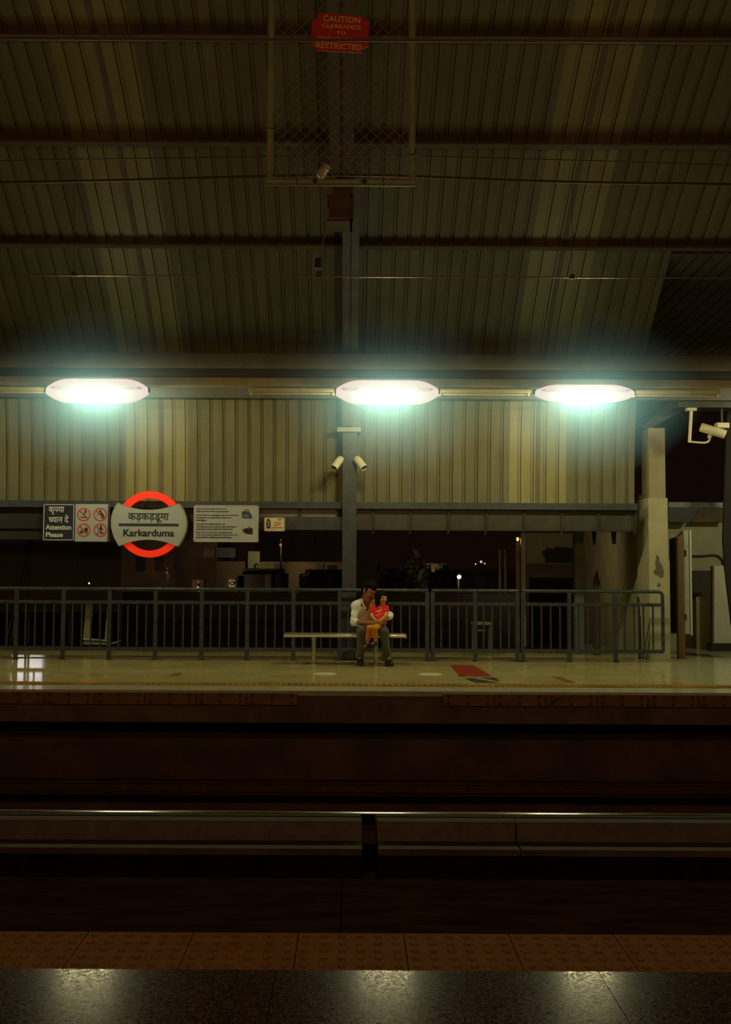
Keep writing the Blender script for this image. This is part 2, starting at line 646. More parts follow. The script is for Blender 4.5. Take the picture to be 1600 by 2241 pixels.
M_SEAM = mat('seam_strip', (.15, .12, .065), .6, 0, .2, 5)
for nm, xc, lb in (('trim_26', -3.14, 'dark lap strip in the pale roof strip above the station name sign'), ('trim_27', 3.13, 'dark lap strip in the pale roof strip nearest the cream pillar')):
    mb = MB()
    q = [roof_at(Y, -.004) for Y in [p[0] for p in PATH]]
    q2 = [roof_at(Y, .018) for Y in [p[0] for p in PATH]]
    for a, b, c, d in zip(q[:-1], q[1:], q2[1:], q2[:-1]):
        mb.prism_x([a, b, c, d], xc - .035, xc + .035)
    struct(nm, mb, M_SEAM, lb, 'lap strip')


def purlin(name, py, Y, x0, x1, label):
    z0 = P(765, py, Y).z
    z1 = roof_at(Y)[1] + .02
    mb = MB().prism_x([(Y - .12, z0), (Y + .03, z0), (Y + .03, z1 - .015), (Y, z1), (Y, z0 + .02), (Y - .12, z0 + .02)], x0, x1)
    return struct(name, mb, M_PURLIN, label, 'purlin')


purlin('trim_5', 544, 14.15, XL, XR, 'lowest brown roof purlin above the tube lights')
purlin('trim_6', 322, 12.85, XL, XR, 'middle brown roof purlin behind the mesh frame')
purlin('trim_7', 91, 11.65, XL, XR, 'topmost brown roof purlin behind the red caution sign')
purlin('trim_8', -125, 10.4, XL, XR, 'brown roof purlin nearest the ridge')
mb = MB().box(4.76, XR, 17.0, 17.12, P(1560, 682, 17).z, P(1560, 655, 17).z)
struct('trim_9', mb, M_PURLIN, 'dark purlin under the soffit behind the roof end', 'purlin')

# eave beam and the dark strip under it, behind the lights
z = lambda py, Y: P(765, py, Y).z
mb = MB().box(XL, XR, 15.1, 15.4, z(806, 15.1), z(773, 15.1), .01)
struct('beam_eave', mb, M_BEAM, 'grey eave beam running behind the tube lights', 'beam')
mb = MB().box(XL, XR, 15.16, 15.4, z(823, 15.16), z(806, 15.16))  # stands in for the shade below the beam
struct('trim_10', mb, M_DARK, 'dark strip standing for the shade under the eave beam', 'shade_strip')

# ------------------------------------------------------------------ column, rafter
cx0, cx1 = P(749, 1200, 15.86).x, P(780, 1200, 15.86).x
mb = MB()
mb.box(cx0, cx1, 15.86, 15.88, 0, z(945, 15.86)).box(cx0, cx1, 16.13, 16.15, 0, z(945, 15.86)).box((cx0 + cx1) / 2 - .012, (cx0 + cx1) / 2 + .012, 15.88, 16.13, 0, z(945, 15.86))
mb.box(cx0 - .03, cx1 + .03, 15.84, 16.17, 0, .03)
struct('column', mb, M_STEEL, 'blue-grey steel column behind the seated man', 'column')
mb = MB().box(P(738, 940, 15.84).x, P(790, 940, 15.84).x, 15.80, 16.18, z(945, 15.84), z(935, 15.84), .005)
struct('trim_11', mb, mat('pale_plate', (.3, .32, .27), .5), 'pale cap plate on the steel column', 'cap plate')
mb = MB()
pts = []
for Y in (16.02, 15.9, 15.5, 15.0, 14.5, 14.0, 13.5, 13.15):
    pts.append(roof_at(Y, .06))
ins = [roof_at(Y, .34) for Y in (15.95, 15.5, 15.0, 14.5, 14.0, 13.5, 13.15)]
cxm = (cx0 + cx1) / 2
mb.prism_x([(16.02, z(935, 16))] + pts + ins[::-1] + [(15.80, z(935, 16))], cxm - .012, cxm + .012)
# bottom flange follows the inner curve
for a, b in zip(ins[:-1], ins[1:]):
    mb.prism_x([a, b, (b[0] + .015, b[1] + .02), (a[0] + .015, a[1] + .02)], cxm - .12, cxm + .12)
mb.prism_x([(15.80, z(935, 16)), ins[0], (ins[0][0] + .02, ins[0][1]), (15.82, z(935, 16))], cxm - .12, cxm + .12)
struct('beam_rafter', mb, mat('rafter_paint', (.16, .145, .115), .55, 0, .25, 5), 'grey steel rafter rising from the column', 'beam')
mb = MB()
ys = [13.0, 12.3, 11.6, 10.9, 10.2, 9.4, 8.5, 7.5, 6.5, 5.0, 3.5]
top = [roof_at(Y, .05) for Y in ys]; bot = [roof_at(Y, .52) for Y in ys]
xm = P(747, 300, 12).x
for a, b, c, d in zip(bot[:-1], bot[1:], top[1:], top[:-1]):
    mb.prism_x([a, b, c, d], xm - .02, xm + .02)
    mb.prism_x([a, b, (b[0] + .01, b[1] + .025), (a[0] + .01, a[1] + .025)], xm - .16, xm + .16)
struct('beam_girder', mb, mat('girder_paint', (.12, .085, .055), .6, 0, .3, 4), 'dark roof girder behind the mesh frame', 'beam')
a = P(716, 425, 12.9); b = P(771, 484, 12.9)
mb = MB().box(a.x + .03, b.x - .03, 12.86, 13.3, b.z + .03, a.z - .02).box(a.x, b.x, 12.9, 13.3, a.z - .05, a.z).box(a.x, b.x, 12.9, 13.3, b.z, b.z + .04)
mb.box(b.x - .03, b.x + .02, 12.9, 13.3, b.z, a.z)
mb.box(a.x + .08, b.x, 13.0, 13.35, a.z, roof_at(13.1)[1])
struct('trim_12', mb, mat('joint_box_paint', (.15, .10, .065), .6, 0, .3, 5), 'brown boxed joint between girder and rafter', 'beam joint')

# ------------------------------------------------------------------ long beam, fascia
YB = 15.95
xb1 = P(1396, 1105, YB).x
mb = MB().box(XL, xb1, YB, 16.22, z(1113, YB), z(1098, YB), .004)
struct('beam_front', mb, M_STEEL, 'blue-grey beam under the ribbed back wall', 'beam')
zf0, zf1 = z(1157, 16.05), z(1112, 16.05)
M_FASCIA = mat('fascia_sheet', (.062, .07, .05), .35, 0, .4, 2.0)
bounds = [780, 820, 901, 984, 1066, 1149, 1231, 1313, 1393]
names = ['narrow fascia panel touching the steel column', 'second fascia panel from the steel column', 'third fascia panel from the steel column',
         'fourth fascia panel from the steel column', 'fifth fascia panel from the steel column', 'sixth fascia panel from the steel column, blue stained',
         'second to last fascia panel before the cream pillar', 'last fascia panel beside the cream pillar']
for i, (p, q) in enumerate(zip(bounds[:-1], bounds[1:])):
    xa, xb = P(p, 1130, 16.05).x, P(q, 1130, 16.05).x
    t = thing('fascia_panel', names[i], 'panel', (xa, 16.05, zf0), 'grey fascia panels under the beam')
    part('sheet', MB().box(xa + .002, xb - .002, 16.06, 16.075, zf0, zf1), M_FASCIA, t)
    part('rib', MB().box(xb - .035, xb - .004, 16.02, 16.06, zf0 + .004, zf1), M_DARK, t)
    part('hook', MB().tube([(xb - .02, 16.04, zf0 + .01), (xb - .02, 16.04, zf0 - .06), (xb - .035, 16.04, zf0 - .075), (xb - .05, 16.04, zf0 - .065)], .008, 6), M_STEEL, t)
mb = MB().box(XL, xb1, 16.03, 16.18, zf0 - .02, zf0 - .001)
struct('trim_13', mb, M_DARK, 'thin dark rail along the lower edge of the fascia', 'trim')
# left of the column: strip panels and box beam
xa, xb = P(470, 1145, 15.97).x, P(764, 1145, 15.97).x
mb = MB().box(xa, xb, 15.97, 16.12, z(1160, 15.97), z(1131, 15.97), .005)
struct('beam_box', mb, M_STEEL, 'short blue-grey box beam behind the small white sign', 'beam')
for i, (p, q, lb) in enumerate([(566, 654, 'pale strip panel above the small white sign'), (658, 736, 'pale strip panel next to the steel column')]):
    xa, xb = P(p, 1120, 16.05).x, P(q, 1120, 16.05).x
    t = thing('strip_panel', lb, 'panel', (xa, 16.05, z(1131, 16.05)), 'strip panels over the box beam')
    part('sheet', MB().box(xa, xb, 16.06, 16.075, z(1131, 16.05), z(1113, 16.05)), mat('strip_glass', (.15, .17, .14), .3, 0, .2, 3), t)
    part('rib', MB().box(xb + .002, xb + .028, 16.02, 16.075, z(1131, 16.05), z(1113, 16.05)), M_DARK, t)
mb = MB().box(XL, P(470, 1145, 16.1).x, 16.08, 16.12, z(1184, 16.1), z(1114, 16.1))
struct('wall_fascia_left', mb, mat('dark_fascia', (.035, .03, .026), .4, 0, .3, 3), 'dark fascia behind the station signs', 'panel')

# ------------------------------------------------------------------ light tray and tube lights
YL = 14.0
mb = MB().box(XL, XR, YL + .13, YL + .27, z(845, YL + .13), z(827, YL + .13), .004)
struct('trim_14', mb, M_CREAMMETAL, 'cream cable tray carrying the tube lights', 'cable tray')
mb = MB().box(XL, XR, 15.55, 15.62, z(873, 15.6), z(848, 15.6), .01)  # conduit made taller to cover the shaded gap behind the lights
struct('trim_15', mb, mat('conduit_paint', (.10, .10, .085), .5, 0, .2, 5), 'dark conduit, made taller over the shaded gap behind the tube lights', 'conduit')
DIFF = emit('lit_diffuser', (1.0, .80, .775), .68, (.2, .2, .2))


M_UPFILTER = emit('uplight_filter', (1, 1, 1), .0, (.24, .24, .24))  # plate added inside the lit lamps to dim their upward light


def fixture(px0, px1, lit, label, hpx=0, power=1.0):
    pc = (px0 + px1) / 2
    roll = (pc - 765) * .0052
    c = P(pc, 858 + roll, YL)
    xa, xb = P(px0, 858, YL).x, P(px1, 858, YL).x
    zt = z(845, YL)
    t = thing('tube_light', label, 'light', ((xa + xb) / 2, YL, zt - .12), 'tube lights under the cable tray')
    if not lit:
        part('housing', MB().box(xa, xb, YL + .15, YL + .25, zt - .055, zt - .001, .006), M_CREAMMETAL, t)
        part('tube', MB().tube([(xa + .04, YL + .2, zt - .075), (xb - .04, YL + .2, zt - .075)], .015, 10), M_CREAMMETAL, t)
        for x in (xa + .012, xb - .042):
            part('end_cap', MB().box(x, x + .03, YL + .178, YL + .222, zt - .10, zt - .055, .004), M_CREAMMETAL, t)
        return
    part('housing', MB().box(xa + .05, xb - .05, YL + .02, YL + .2, zt - .03, zt - .001, .006), M_CREAMMETAL, t)
    part('filter_plate', MB().box(xa + .09, xb - .09, YL - .09, YL + .09, c.z + .03, c.z + .036), M_UPFILTER, t)
    hz = hpx / FPX * YL / 2
    zc = c.z
    mb = MB()
    vs, fs = [], []
    N, n = 36, 20
    for i in range(N + 1):
        u = -1 + 2 * i / N
        au = abs(u)
        h = hz * (1 - max(0, (au - .5) / .5) ** 2.2 * .74)
        x = (xa + xb) / 2 + u * (xb - xa) / 2
        for k in range(n):
            a = 2 * math.pi * k / n
            ca, sa = math.cos(a), math.sin(a)
            vs.append((x, YL + .12 * h / hz * math.copysign(abs(ca) ** .8, ca), zc + h * math.copysign(abs(sa) ** .8, sa)))
    for i in range(N):
        for k in range(n):
            fs.append((i * n + k, i * n + (k + 1) % n, (i + 1) * n + (k + 1) % n, (i + 1) * n + k))
    fs += [tuple(range(n))[::-1], tuple(N * n + k for k in range(n))]
    mb.add(vs, fs, True)
    part('diffuser', mb, DIFF, t, 'glowing white diffuser')
    for s, x in ((-1, xa), (1, xb)):
        part('end_cap', MB().box(x - .02, x + .02, YL - .025, YL + .025, zc - .02, zc + .05, .004), M_DARK, t)
    for u in (-.33, 0, .33):
        l = bpy.data.lights.new('tube_glow', 'POINT')
        l.energy = LAMP_W / 3 * power
        l.color = LAMP_COL
        l.shadow_soft_size = .06
        o = bpy.data.objects.new('tube_glow', l)
        COL.objects.link(o)
        o.parent = t
        o.location = Vector(((xa + xb) / 2 + u * (xb - xa) / 2, YL, zc - .03)) - t.location


fixture(101, 325, True, 'lit tube light above the attention sign, leftmost of the three lit ones', 54)
fixture(735, 960, True, 'lit tube light in front of the steel column, middle of the three lit ones', 54)
fixture(1170, 1388, True, 'lit tube light nearest the cream pillar, slimmest of the three lit ones', 38)
fixture(-110, 97, False, 'unlit tube light cut by the left edge of the photo')
fixture(541, 733, False, 'unlit tube light just before the middle lit one')
fixture(962, 1166, False, 'unlit tube light between the middle and the slim lit ones')
fixture(1392, 1588, False, 'unlit tube light past the slim lit one, above the security cameras')

fixture(1812, 2030, True, 'lit tube light beyond the right edge of the photo', 40, 1.5)
fixture(-530, -310, True, 'lit tube light beyond the left edge of the photo', 54)

# teal haze bodies added to make the glow around the lit tubes
hz_m = bpy.data.materials.new('lamp_glow_haze')
hz_m.use_nodes = True
hz_m.node_tree.nodes.remove(hz_m.node_tree.nodes['Principled BSDF'])
vsn = hz_m.node_tree.nodes.new('ShaderNodeVolumeScatter')
vsn.inputs['Color'].default_value = (.24, .60, 1.0, 1)
vsn.inputs['Density'].default_value = HAZE
hz_m.node_tree.links.new(vsn.outputs[0], hz_m.node_tree.nodes['Material Output'].inputs['Volume'])
nt = hz_m.node_tree
gtc = nt.nodes.new('ShaderNodeTexCoord')
ggr = nt.nodes.new('ShaderNodeTexGradient'); ggr.gradient_type = 'SPHERICAL'
gpw = nt.nodes.new('ShaderNodeMath'); gpw.operation = 'POWER'; gpw.inputs[1].default_value = .9
gml = nt.nodes.new('ShaderNodeMath'); gml.operation = 'MULTIPLY'; gml.inputs[1].default_value = HAZE
nt.links.new(gtc.outputs['Object'], ggr.inputs[0])
nt.links.new(ggr.outputs['Fac'], gpw.inputs[0])
nt.links.new(gpw.outputs[0], gml.inputs[0])
nt.links.new(gml.outputs[0], vsn.inputs['Density'])
for px_, lb in ((213, 'teal haze added as the glow around the lit tube light above the attention sign'), (848, 'teal haze added as the glow around the lit tube light at the steel column'), (1279, 'teal haze added as the glow around the slim lit tube light by the cream pillar')):
    c = P(px_, 858 + (px_ - 765) * .0052, YL)
    o = bpy.data.objects.new('haze', mesh_from(MB().ball((0, 0, 0), 1, 3), 'haze', hz_m, Vector((0, 0, 0))))
    o.location = c
    o.scale = (1.7, 1.25, 1.25)
    COL.objects.link(o)
    tag(o, lb, 'haze', 'haze added as glow around the lit tubes', 'stuff')

# ------------------------------------------------------------------ railing
YR = 15.75
zr = lambda py: P(765, py, YR).z


def railing(label, posts, x0, x1, close=False, extra=()):
    """posts: photo columns of the posts; x0,x1: run of the rails"""
    Xa, Xb = P(x0, 1300, YR).x, P(x1, 1300, YR).x
    t = thing('railing', label, 'railing', ((Xa + Xb) / 2, YR, 0), 'blue-grey railing behind the bench')
    zt, zm, zb = zr(1291), zr(1320), zr(1422)
    if close:
        part('top_rail', MB().tube([(Xa, YR, zt), (Xb - .06, YR, zt), (Xb - .02, YR, zt - .02), (Xb, YR, zt - .07), (Xb, YR, zb)], .028, 12), M_RAIL, t)
    else:
        part('top_rail', MB().tube([(Xa, YR, zt), (Xb, YR, zt)], .03, 12), M_RAIL, t)
    part('middle_rail', MB().box(Xa, Xb, YR - .02, YR + .02, zm - .026, zm + .026, .004), M_RAIL, t)
    part('bottom_rail', MB().box(Xa, Xb, YR - .02, YR + .02, zb - .03, zb + .03, .004), M_RAIL, t)
    px = [P(p, 1380, YR).x for p in posts]
    for X in px:
        if close and X > Xb - .1:
            continue
        part('post', MB().box(X - .032, X + .032, YR - .022, YR + .022, .006, zt - .01, .004), M_RAIL, t)
        part('foot_plate', MB().box(X - .038, X + .038, YR - .05, YR + .05, 0, .008), M_RAIL, t)
    allp = sorted(px + [P(e, 1380, YR).x for e in extra])
    for a, b in zip(allp[:-1], allp[1:]):
        if b - a < .3:
            continue
        for k in range(1, 5):
            X = a + (b - a) * k / 5
            part('baluster', MB().box(X - .012, X + .012, YR - .012, YR + .012, zb + .028, zm - .024), M_RAIL, t)
    return t


railing('long blue-grey railing section behind the bench, left of the people', [-66, 35, 138, 239, 340, 441, 541, 642, 743, 839, 935], -70, 937.5)
railing('short blue-grey railing section just right of the girl, between two doubled posts', [947, 1040, 1132.5], 944.5, 1135)
railing('railing section with a rounded end at the cream pillar', [1144.5, 1246, 1347, 1450], 1142, 1450, True)

# low dark kerb lines on the floor behind the railing feet
mb = MB().box(XL, 4.62, 15.98, 16.02, 0, .012)
struct('trim_16', mb, mat('kerb_strip', (.25, .2, .12), .5, 0, .3, 5), 'thin floor strip behind the railing', 'floor strip')
mb = MB().box(XL, 3.9, 17.42, 17.6, -.4, .10)
struct('trim_17', mb, M_VOID, 'dark kerb at the back of the platform', 'kerb')

# ------------------------------------------------------------------ bench
YBN = 15.0
bx0, bx1 = P(622, 1390, YBN).x, P(889, 1390, YBN).x
zs = P(765, 1387.5, YBN).z
t = thing('bench', 'backless steel bench under the man and the girl', 'bench', ((bx0 + bx1) / 2, 15.2, 0))
for k in range(5):
    y0 = YBN + .083 * k
    part('seat_slat', MB().tube([(bx0, y0 + .033, zs - .027), (bx1, y0 + .033, zs - .027)], .027, 10), M_STAINLESS, t)
for x in (bx0, bx1):
    part('end_bar', MB().box(x - .012, x + .012, YBN + .01, YBN + .39, zs - .06, zs - .004, .004), M_STAINLESS, t)
for p in (687, 823):
    X = P(p, 1420, YBN + .15).x
    part('cross_bar', MB().box(X - .03, X + .03, YBN + .02, YBN + .38, zs - .085, zs - .052, .004), M_STAINLESS, t)
    part('leg', MB().tube([(X, YBN + .2, .01), (X, YBN + .2, zs - .08)], .033, 16), M_STAINLESS, t)
    part('foot_plate', MB().tube([(X, YBN + .2, 0), (X, YBN + .2, .012)], .075, 20), M_STAINLESS, t)

# ------------------------------------------------------------------ station signs
YS = 15.80
M_SIGNW = mat('sign_face_pale', (.40, .44, .44), .4, 0, .06, 4)
M_SIGNB = mat('sign_face_navy', (.022, .03, .045), .35)
M_INK = mat('black_ink', (.012, .014, .018), .5)
M_LET = mat('white_letters', (.72, .72, .66), .45)
M_RED = mat('red_ring', (.85, .03, .006), .45)                   # glow added to plain red paint to brighten the ring
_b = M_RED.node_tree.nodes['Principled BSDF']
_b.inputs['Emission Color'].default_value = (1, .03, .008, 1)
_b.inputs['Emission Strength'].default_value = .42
M_REDTHIN = mat('red_print', (.55, .05, .03), .5)
M_ALU = mat('aluminium_edge', (.55, .58, .5), .35, .4)


def rect(px0, py0, px1, py1, Y):
    a, b = P(px0, py0, Y), P(px1, py1, Y)
    return a.x, b.x, b.z, a.z


def txt(body, r, Y, m, parent, name='lettering', bold=0.0):
    x0, x1, z0, z1 = rect(*r, Y)
    return part(name, text_fit(body, x0, x1, z0, z1, Y, bold), m, parent)


# navy attention board
x0, x1, z0, z1 = rect(95, 1102, 162, 1183, YS)
t = thing('attention_sign', 'dark navy board with Attention Please in Hindi and English', 'sign', ((x0 + x1) / 2, YS, z0))
part('board', MB().box(x0, x1, YS, YS + .15, z0, z1, .004), M_SIGNB, t)
mb = MB()
for a, b, c, d in ((x0 + .008, x1 - .008, z0 + .008, z0 + .018), (x0 + .008, x1 - .008, z1 - .018, z1 - .008), (x0 + .008, x0 + .018, z0 + .008, z1 - .008), (x1 - .018, x1 - .008, z0 + .008, z1 - .008)):
    mb.box(a, b, YS - .003, YS + .001, c, d)
part('border', mb, M_LET, t)
txt('कृपया', (106.5, 1108.5, 140.5, 1125.5), YS, M_LET, t, bold=.012)
# dhyaan den: the half letter is the full one without its right-hand stem
g1 = text_bm('ध', .012)
hx = max(v.co.x for v in g1.verts)
bmesh.ops.bisect_plane(g1, geom=g1.verts[:] + g1.edges[:] + g1.faces[:], plane_co=(hx - .155, 0, 0), plane_no=(1, 0, 0), clear_outer=True)
g2 = text_bm('यान दें', .012)
for v in g2.verts:
    v.co.x += hx - .19
x0, x1, z0, z1 = rect(107, 1126, 150, 1144.5, YS)
part('lettering', bm_to_xz([g1, g2], x0, x1, z0, z1, YS), M_LET, t)
txt('Attention', (100, 1147.5, 156, 1159), YS, M_LET, t, bold=.022)
txt('Please', (100.5, 1164, 137.5, 1175), YS, M_LET, t, bold=.022)

# four prohibitions
x0, x1, z0, z1 = rect(165, 1102.5, 235, 1185, YS)
t = thing('prohibition_sign', 'pale sign with four red prohibition circles', 'sign', ((x0 + x1) / 2, YS, z0))
part('board', MB().box(x0, x1, YS, YS + .15, z0, z1, .004), M_SIGNW, t)
u = YS / FPX


def pict(pcx, pcy, draw):
    c = P(pcx, pcy, YS)
    r = 14.6 * u
    part('ring', MB().ring(c.x, c.z, r * .84, r, YS - .004, YS + .001, 40), M_REDTHIN, t)
    mb = MB()
    draw(mb, c, r)
    part('symbol', mb, M_INK, t)
    q = r * .9
    part('slash', MB().prism([(c.x - q * .77, c.z + q * .64), (c.x - q * .64, c.z + q * .77), (c.x + q * .77, c.z - q * .64), (c.x + q * .64, c.z - q * .77)], YS - .006, YS - .003), M_REDTHIN, t)


def bar(mb, c, r, a, b, w):
    d = Vector((b[0] - a[0], b[1] - a[1]))
    n = Vector((-d.y, d.x)).normalized() * w / 2
    pts = [(a[0] + n.x, a[1] + n.y), (b[0] + n.x, b[1] + n.y), (b[0] - n.x, b[1] - n.y), (a[0] - n.x, a[1] - n.y)]
    mb.prism([(c.x + x * r, c.z + y * r) for x, y in pts], YS - .003, YS + .001)


def smoke(mb, c, r):
    pts = [(.05, .55), (.25, .62), (.36, .45), (.2, .25), (.0, .08), (.05, -.15), (.22, -.22)]
    for a, b in zip(pts[:-1], pts[1:]):
        bar(mb, c, r, a, b, .16)
    bar(mb, c, r, (-.5, -.42), (.15, -.42), .13)
    bar(mb, c, r, (.2, -.42), (.4, -.42), .13)


def man_lean(mb, c, r):
    mb.disc(c.x - .02 * r, c.z + .5 * r, .17 * r, YS - .003, YS + .001, 14)
    mb.prism([(c.x + x * r, c.z + y * r) for x, y in ((.0, .3), (.3, .3), (.62, -.3), (.6, -.62), (.25, -.62), (.05, -.2))], YS - .003, YS + .001)
    bar(mb, c, r, (.05, .2), (-.2, -.1), .1)
    for k in range(3):
        bar(mb, c, r, (-.3 - .1 * k, .1 - .22 * k), (-.34 - .1 * k, .02 - .22 * k), .09)


def food(mb, c, r):
    mb.prism([(c.x + x * r, c.z + y * r) for x, y in ((.1, .3), (.6, .3), (.52, -.5), (.18, -.5))], YS - .003, YS + .001)
    bar(mb, c, r, (.35, .3), (.5, .6), .08)
    mb.prism([(c.x + x * r, c.z + y * r) for x, y in ((-.65, -.25), (-.5, -.08), (-.15, -.08), (0, -.25))], YS - .003, YS + .001)
    mb.prism([(c.x + x * r, c.z + y * r) for x, y in ((-.65, -.32), (0, -.32), (-.05, -.5), (-.6, -.5))], YS - .003, YS + .001)


def litter(mb, c, r):
    mb.disc(c.x + .08 * r, c.z + .58 * r, .15 * r, YS - .003, YS + .001, 14)
    bar(mb, c, r, (.08, .4), (.08, -.1), .26)
    bar(mb, c, r, (.02, -.08), (-.05, -.65), .13)
    bar(mb, c, r, (.14, -.08), (.25, -.65), .13)
    bar(mb, c, r, (-.05, .35), (-.3, .0), .1)
    bar(mb, c, r, (.2, .35), (.4, .0), .1)
    bar(mb, c, r, (-.3, .0), (-.42, -.5), .07)
    mb.prism([(c.x + x * r, c.z + y * r) for x, y in ((-.55, -.5), (-.3, -.5), (-.32, -.65), (-.55, -.65))], YS - .003, YS + .001)


pict(183.5, 1125.5, smoke); pict(219.5, 1125.5, man_lean); pict(183.5, 1159.5, food); pict(219.5, 1159.5, litter)

# station name roundel
c = P(328, 1147, YS)
R1, R0 = 72.5 * u, 57.5 * u
t = thing('station_name_sign', 'round station name sign, red ring behind a pale plate reading Karkarduma', 'sign', (c.x, YS, c.z - R1))
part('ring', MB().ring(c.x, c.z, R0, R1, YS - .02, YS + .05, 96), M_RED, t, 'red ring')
pl = []


def arc(p, q, m, n=14):
    """quadratic through p, m (middle), q in photo columns/rows"""
    out = []
    for k in range(n):
        s = k / n
        cxx = [2 * m[i] - .5 * (p[i] + q[i]) for i in (0, 1)]
        out.append(tuple((1 - s) ** 2 * p[i] + 2 * s * (1 - s) * cxx[i] + s * s * q[i] for i in (0, 1)))
    return out


def plate_poly(grow, y):
    k = [(258.5, 1099.5), (326, 1115), (393, 1101), (410, 1147), (390.5, 1196), (326, 1181), (262, 1195), (244.5, 1146)]
    o = arc(k[0], k[2], k[1]) + arc(k[2], k[4], k[3]) + arc(k[4], k[6], k[5]) + arc(k[6], k[0], k[7])
    mx, my = 327, 1147.5
    return [(lambda v: (v.x, v.z))(P(mx + (a - mx) * grow, my + (b - my) * grow, YS)) for a, b in o]


mb = MB().prism(plate_poly(.985, 0), YS - .06, YS + .15)
part('plate', mb, M_SIGNW, t)
# rim: a thin frame round the plate
A, B = plate_poly(.985, 0), plate_poly(1.0, 0)
n = len(A)
vs = [(x, YS - .066, zz) for x, zz in A] + [(x, YS - .066, zz) for x, zz in B] + [(x, YS + .10, zz) for x, zz in B] + [(x, YS + .10, zz) for x, zz in A]
fs = []
for i in range(n):
    j = (i + 1) % n
    for q in range(4):
        fs.append((q * n + i, q * n + j, ((q + 1) % 4) * n + j, ((q + 1) % 4) * n + i))
part('rim', MB().add(vs, fs), mat('rim_olive', (.3, .32, .2), .4), t)
YT = YS - .06
x0, x1, z0, z1 = rect(260, 1144.8, 391, 1151.4, YT)
part('bar', MB().box(x0, x1, YT - .004, YT + .001, z0, z1), mat('navy_print', (.03, .04, .06), .5), t)
txt('कड़कड़डूमा', (280.5, 1122.5, 369.5, 1144), YT, M_INK, t, bold=.014)
txt('Karkarduma', (270, 1157.5, 381, 1174), YT, M_INK, t, bold=.028)

# luggage notice
x0, x1, z0, z1 = rect(424.5, 1105, 564.5, 1186, YS)
t = thing('luggage_notice', 'wide pale notice board about unattended luggage with two bag symbols', 'sign', ((x0 + x1) / 2, YS, z0))
part('board', MB().box(x0, x1, YS, YS + .15, z0, z1, .004), M_SIGNW, t)
mb = MB()
for a, b, cc, d in ((x0, x1, z0, z0 + .014), (x0, x1, z1 - .014, z1), (x0, x0 + .014, z0, z1), (x1 - .014, x1, z0, z1)):
    mb.box(a, b, YS - .006, YS + .001, cc, d)
part('frame', mb, M_ALU, t)
S = 2.7586


def zl(body, a, b, cc, d, bold):
    txt(body, (60 + a / S, 1050 + b / S, 60 + cc / S, 1050 + d / S), YS, M_INK, t, bold=bold)


zl('कृपया अपना सामान सदैव अपने साथ रखें', 1020, 168, 1200, 182, .012)
zl('यात्री अपने सामान के िलए स्वयं उत्तरदायी है', 1020, 184, 1215, 198, .012)
zl('Please keep your belongings with you at all times.', 1020, 207, 1275, 219, .03)
zl('Passengers are responsible for their own', 1020, 222, 1230, 234, .03)
zl('belongings.', 1020, 237, 1080, 249, .03)
zl('कृपया िकसी भी लावािरस वस्तु को न छुएं', 1020, 260, 1195, 274, .012)
zl('उसमें िवस्फोटक पदार्थ हो सकता है कृपया ऐसी िकसी भी', 1020, 276, 1262, 290, .012)
zl('वस्तु की सूचना तुरन्त नज़दीकी मेट्रो अिधकारी को दें', 1020, 291, 1240, 305, .012)
zl('Please do not touch any unattended item.', 1020, 312, 1238, 323, .03)
zl('They may contain explosives. Please inform the', 1020, 326, 1268, 337, .03)
zl('nearest Metro officials about such items.', 1020, 340, 1235, 351, .03)


def zp(poly, m, y=.004):
    pts = [(lambda v: (v.x, v.z))(P(60 + a / S, 1050 + b / S, YS)) for a, b in poly]
    return MB().prism(pts, YS - y, YS + .001), m


mb, m = zp([(1295, 190), (1335, 188), (1350, 205), (1360, 232), (1300, 232), (1294, 212)], M_INK)
cc = P(60 + 1324 / S, 1050 + 190 / S, YS)
mb.ring(cc.x, cc.z, 10 / S * u, 14 / S * u, YS - .004, YS + .001, 24, 0, math.pi)
part('bag_symbol', mb, mat('navy_bags', (.035, .05, .09), .5), t)
mb, m = zp([(1298, 212), (1325, 204), (1340, 224), (1305, 228)], M_INK, .006)
part('bag_symbol', mb, mat('blue_bag', (.09, .14, .2), .5), t)
mb, m = zp([(1318, 293), (1360, 290), (1360, 328), (1320, 325)], M_INK)
cc = P(60 + 1340 / S, 1050 + 292 / S, YS)
mb.ring(cc.x, cc.z, 7 / S * u, 10 / S * u, YS - .004, YS + .001, 20, 0, math.pi)
part('bag_symbol', mb, M_INK, t)
mb, m = zp([(1297, 300), (1308, 298), (1306, 286), (1314, 296), (1326, 288), (1321, 302), (1332, 310), (1318, 312), (1314, 324), (1308, 313), (1299, 318), (1304, 308)], M_INK)
part('burst_symbol', mb, M_INK, t)

# small sign with a woman
x0, x1, z0, z1 = rect(578.5, 1131.5, 622, 1162, YS)
t = thing('small_sign', 'small white sign with a dark-haired figure and the word Oui', 'sign', ((x0 + x1) / 2, YS, z0))
part('board', MB().box(x0, x1, YS, YS + .17, z0, z1, .003), mat('sign_face_cream', (.62, .58, .42), .4), t)
mb = MB()
for a, b, cc, d in ((x0, x1, z0, z0 + .008), (x0, x1, z1 - .008, z1), (x0, x0 + .008, z0, z1), (x1 - .008, x1, z0, z1)):
    mb.box(a, b, YS - .005, YS + .001, cc, d)
part('frame', mb, mat('gold_edge', (.4, .33, .12), .4), t)
txt('Oui', (599.5, 1140.5, 614.5, 1147.5), YS, mat('orange_print', (.45, .14, .05), .5), t, bold=.03)
mb, m = zp([(1441, 290), (1443, 250), (1450, 234), (1460, 234), (1468, 250), (1470, 290), (1462, 270), (1450, 270)], M_INK)
part('figure', mb, M_INK, t)
mb, m = zp([(1446, 292), (1450, 275), (1462, 275), (1467, 292)], M_INK)
part('figure', mb, M_INK, t)
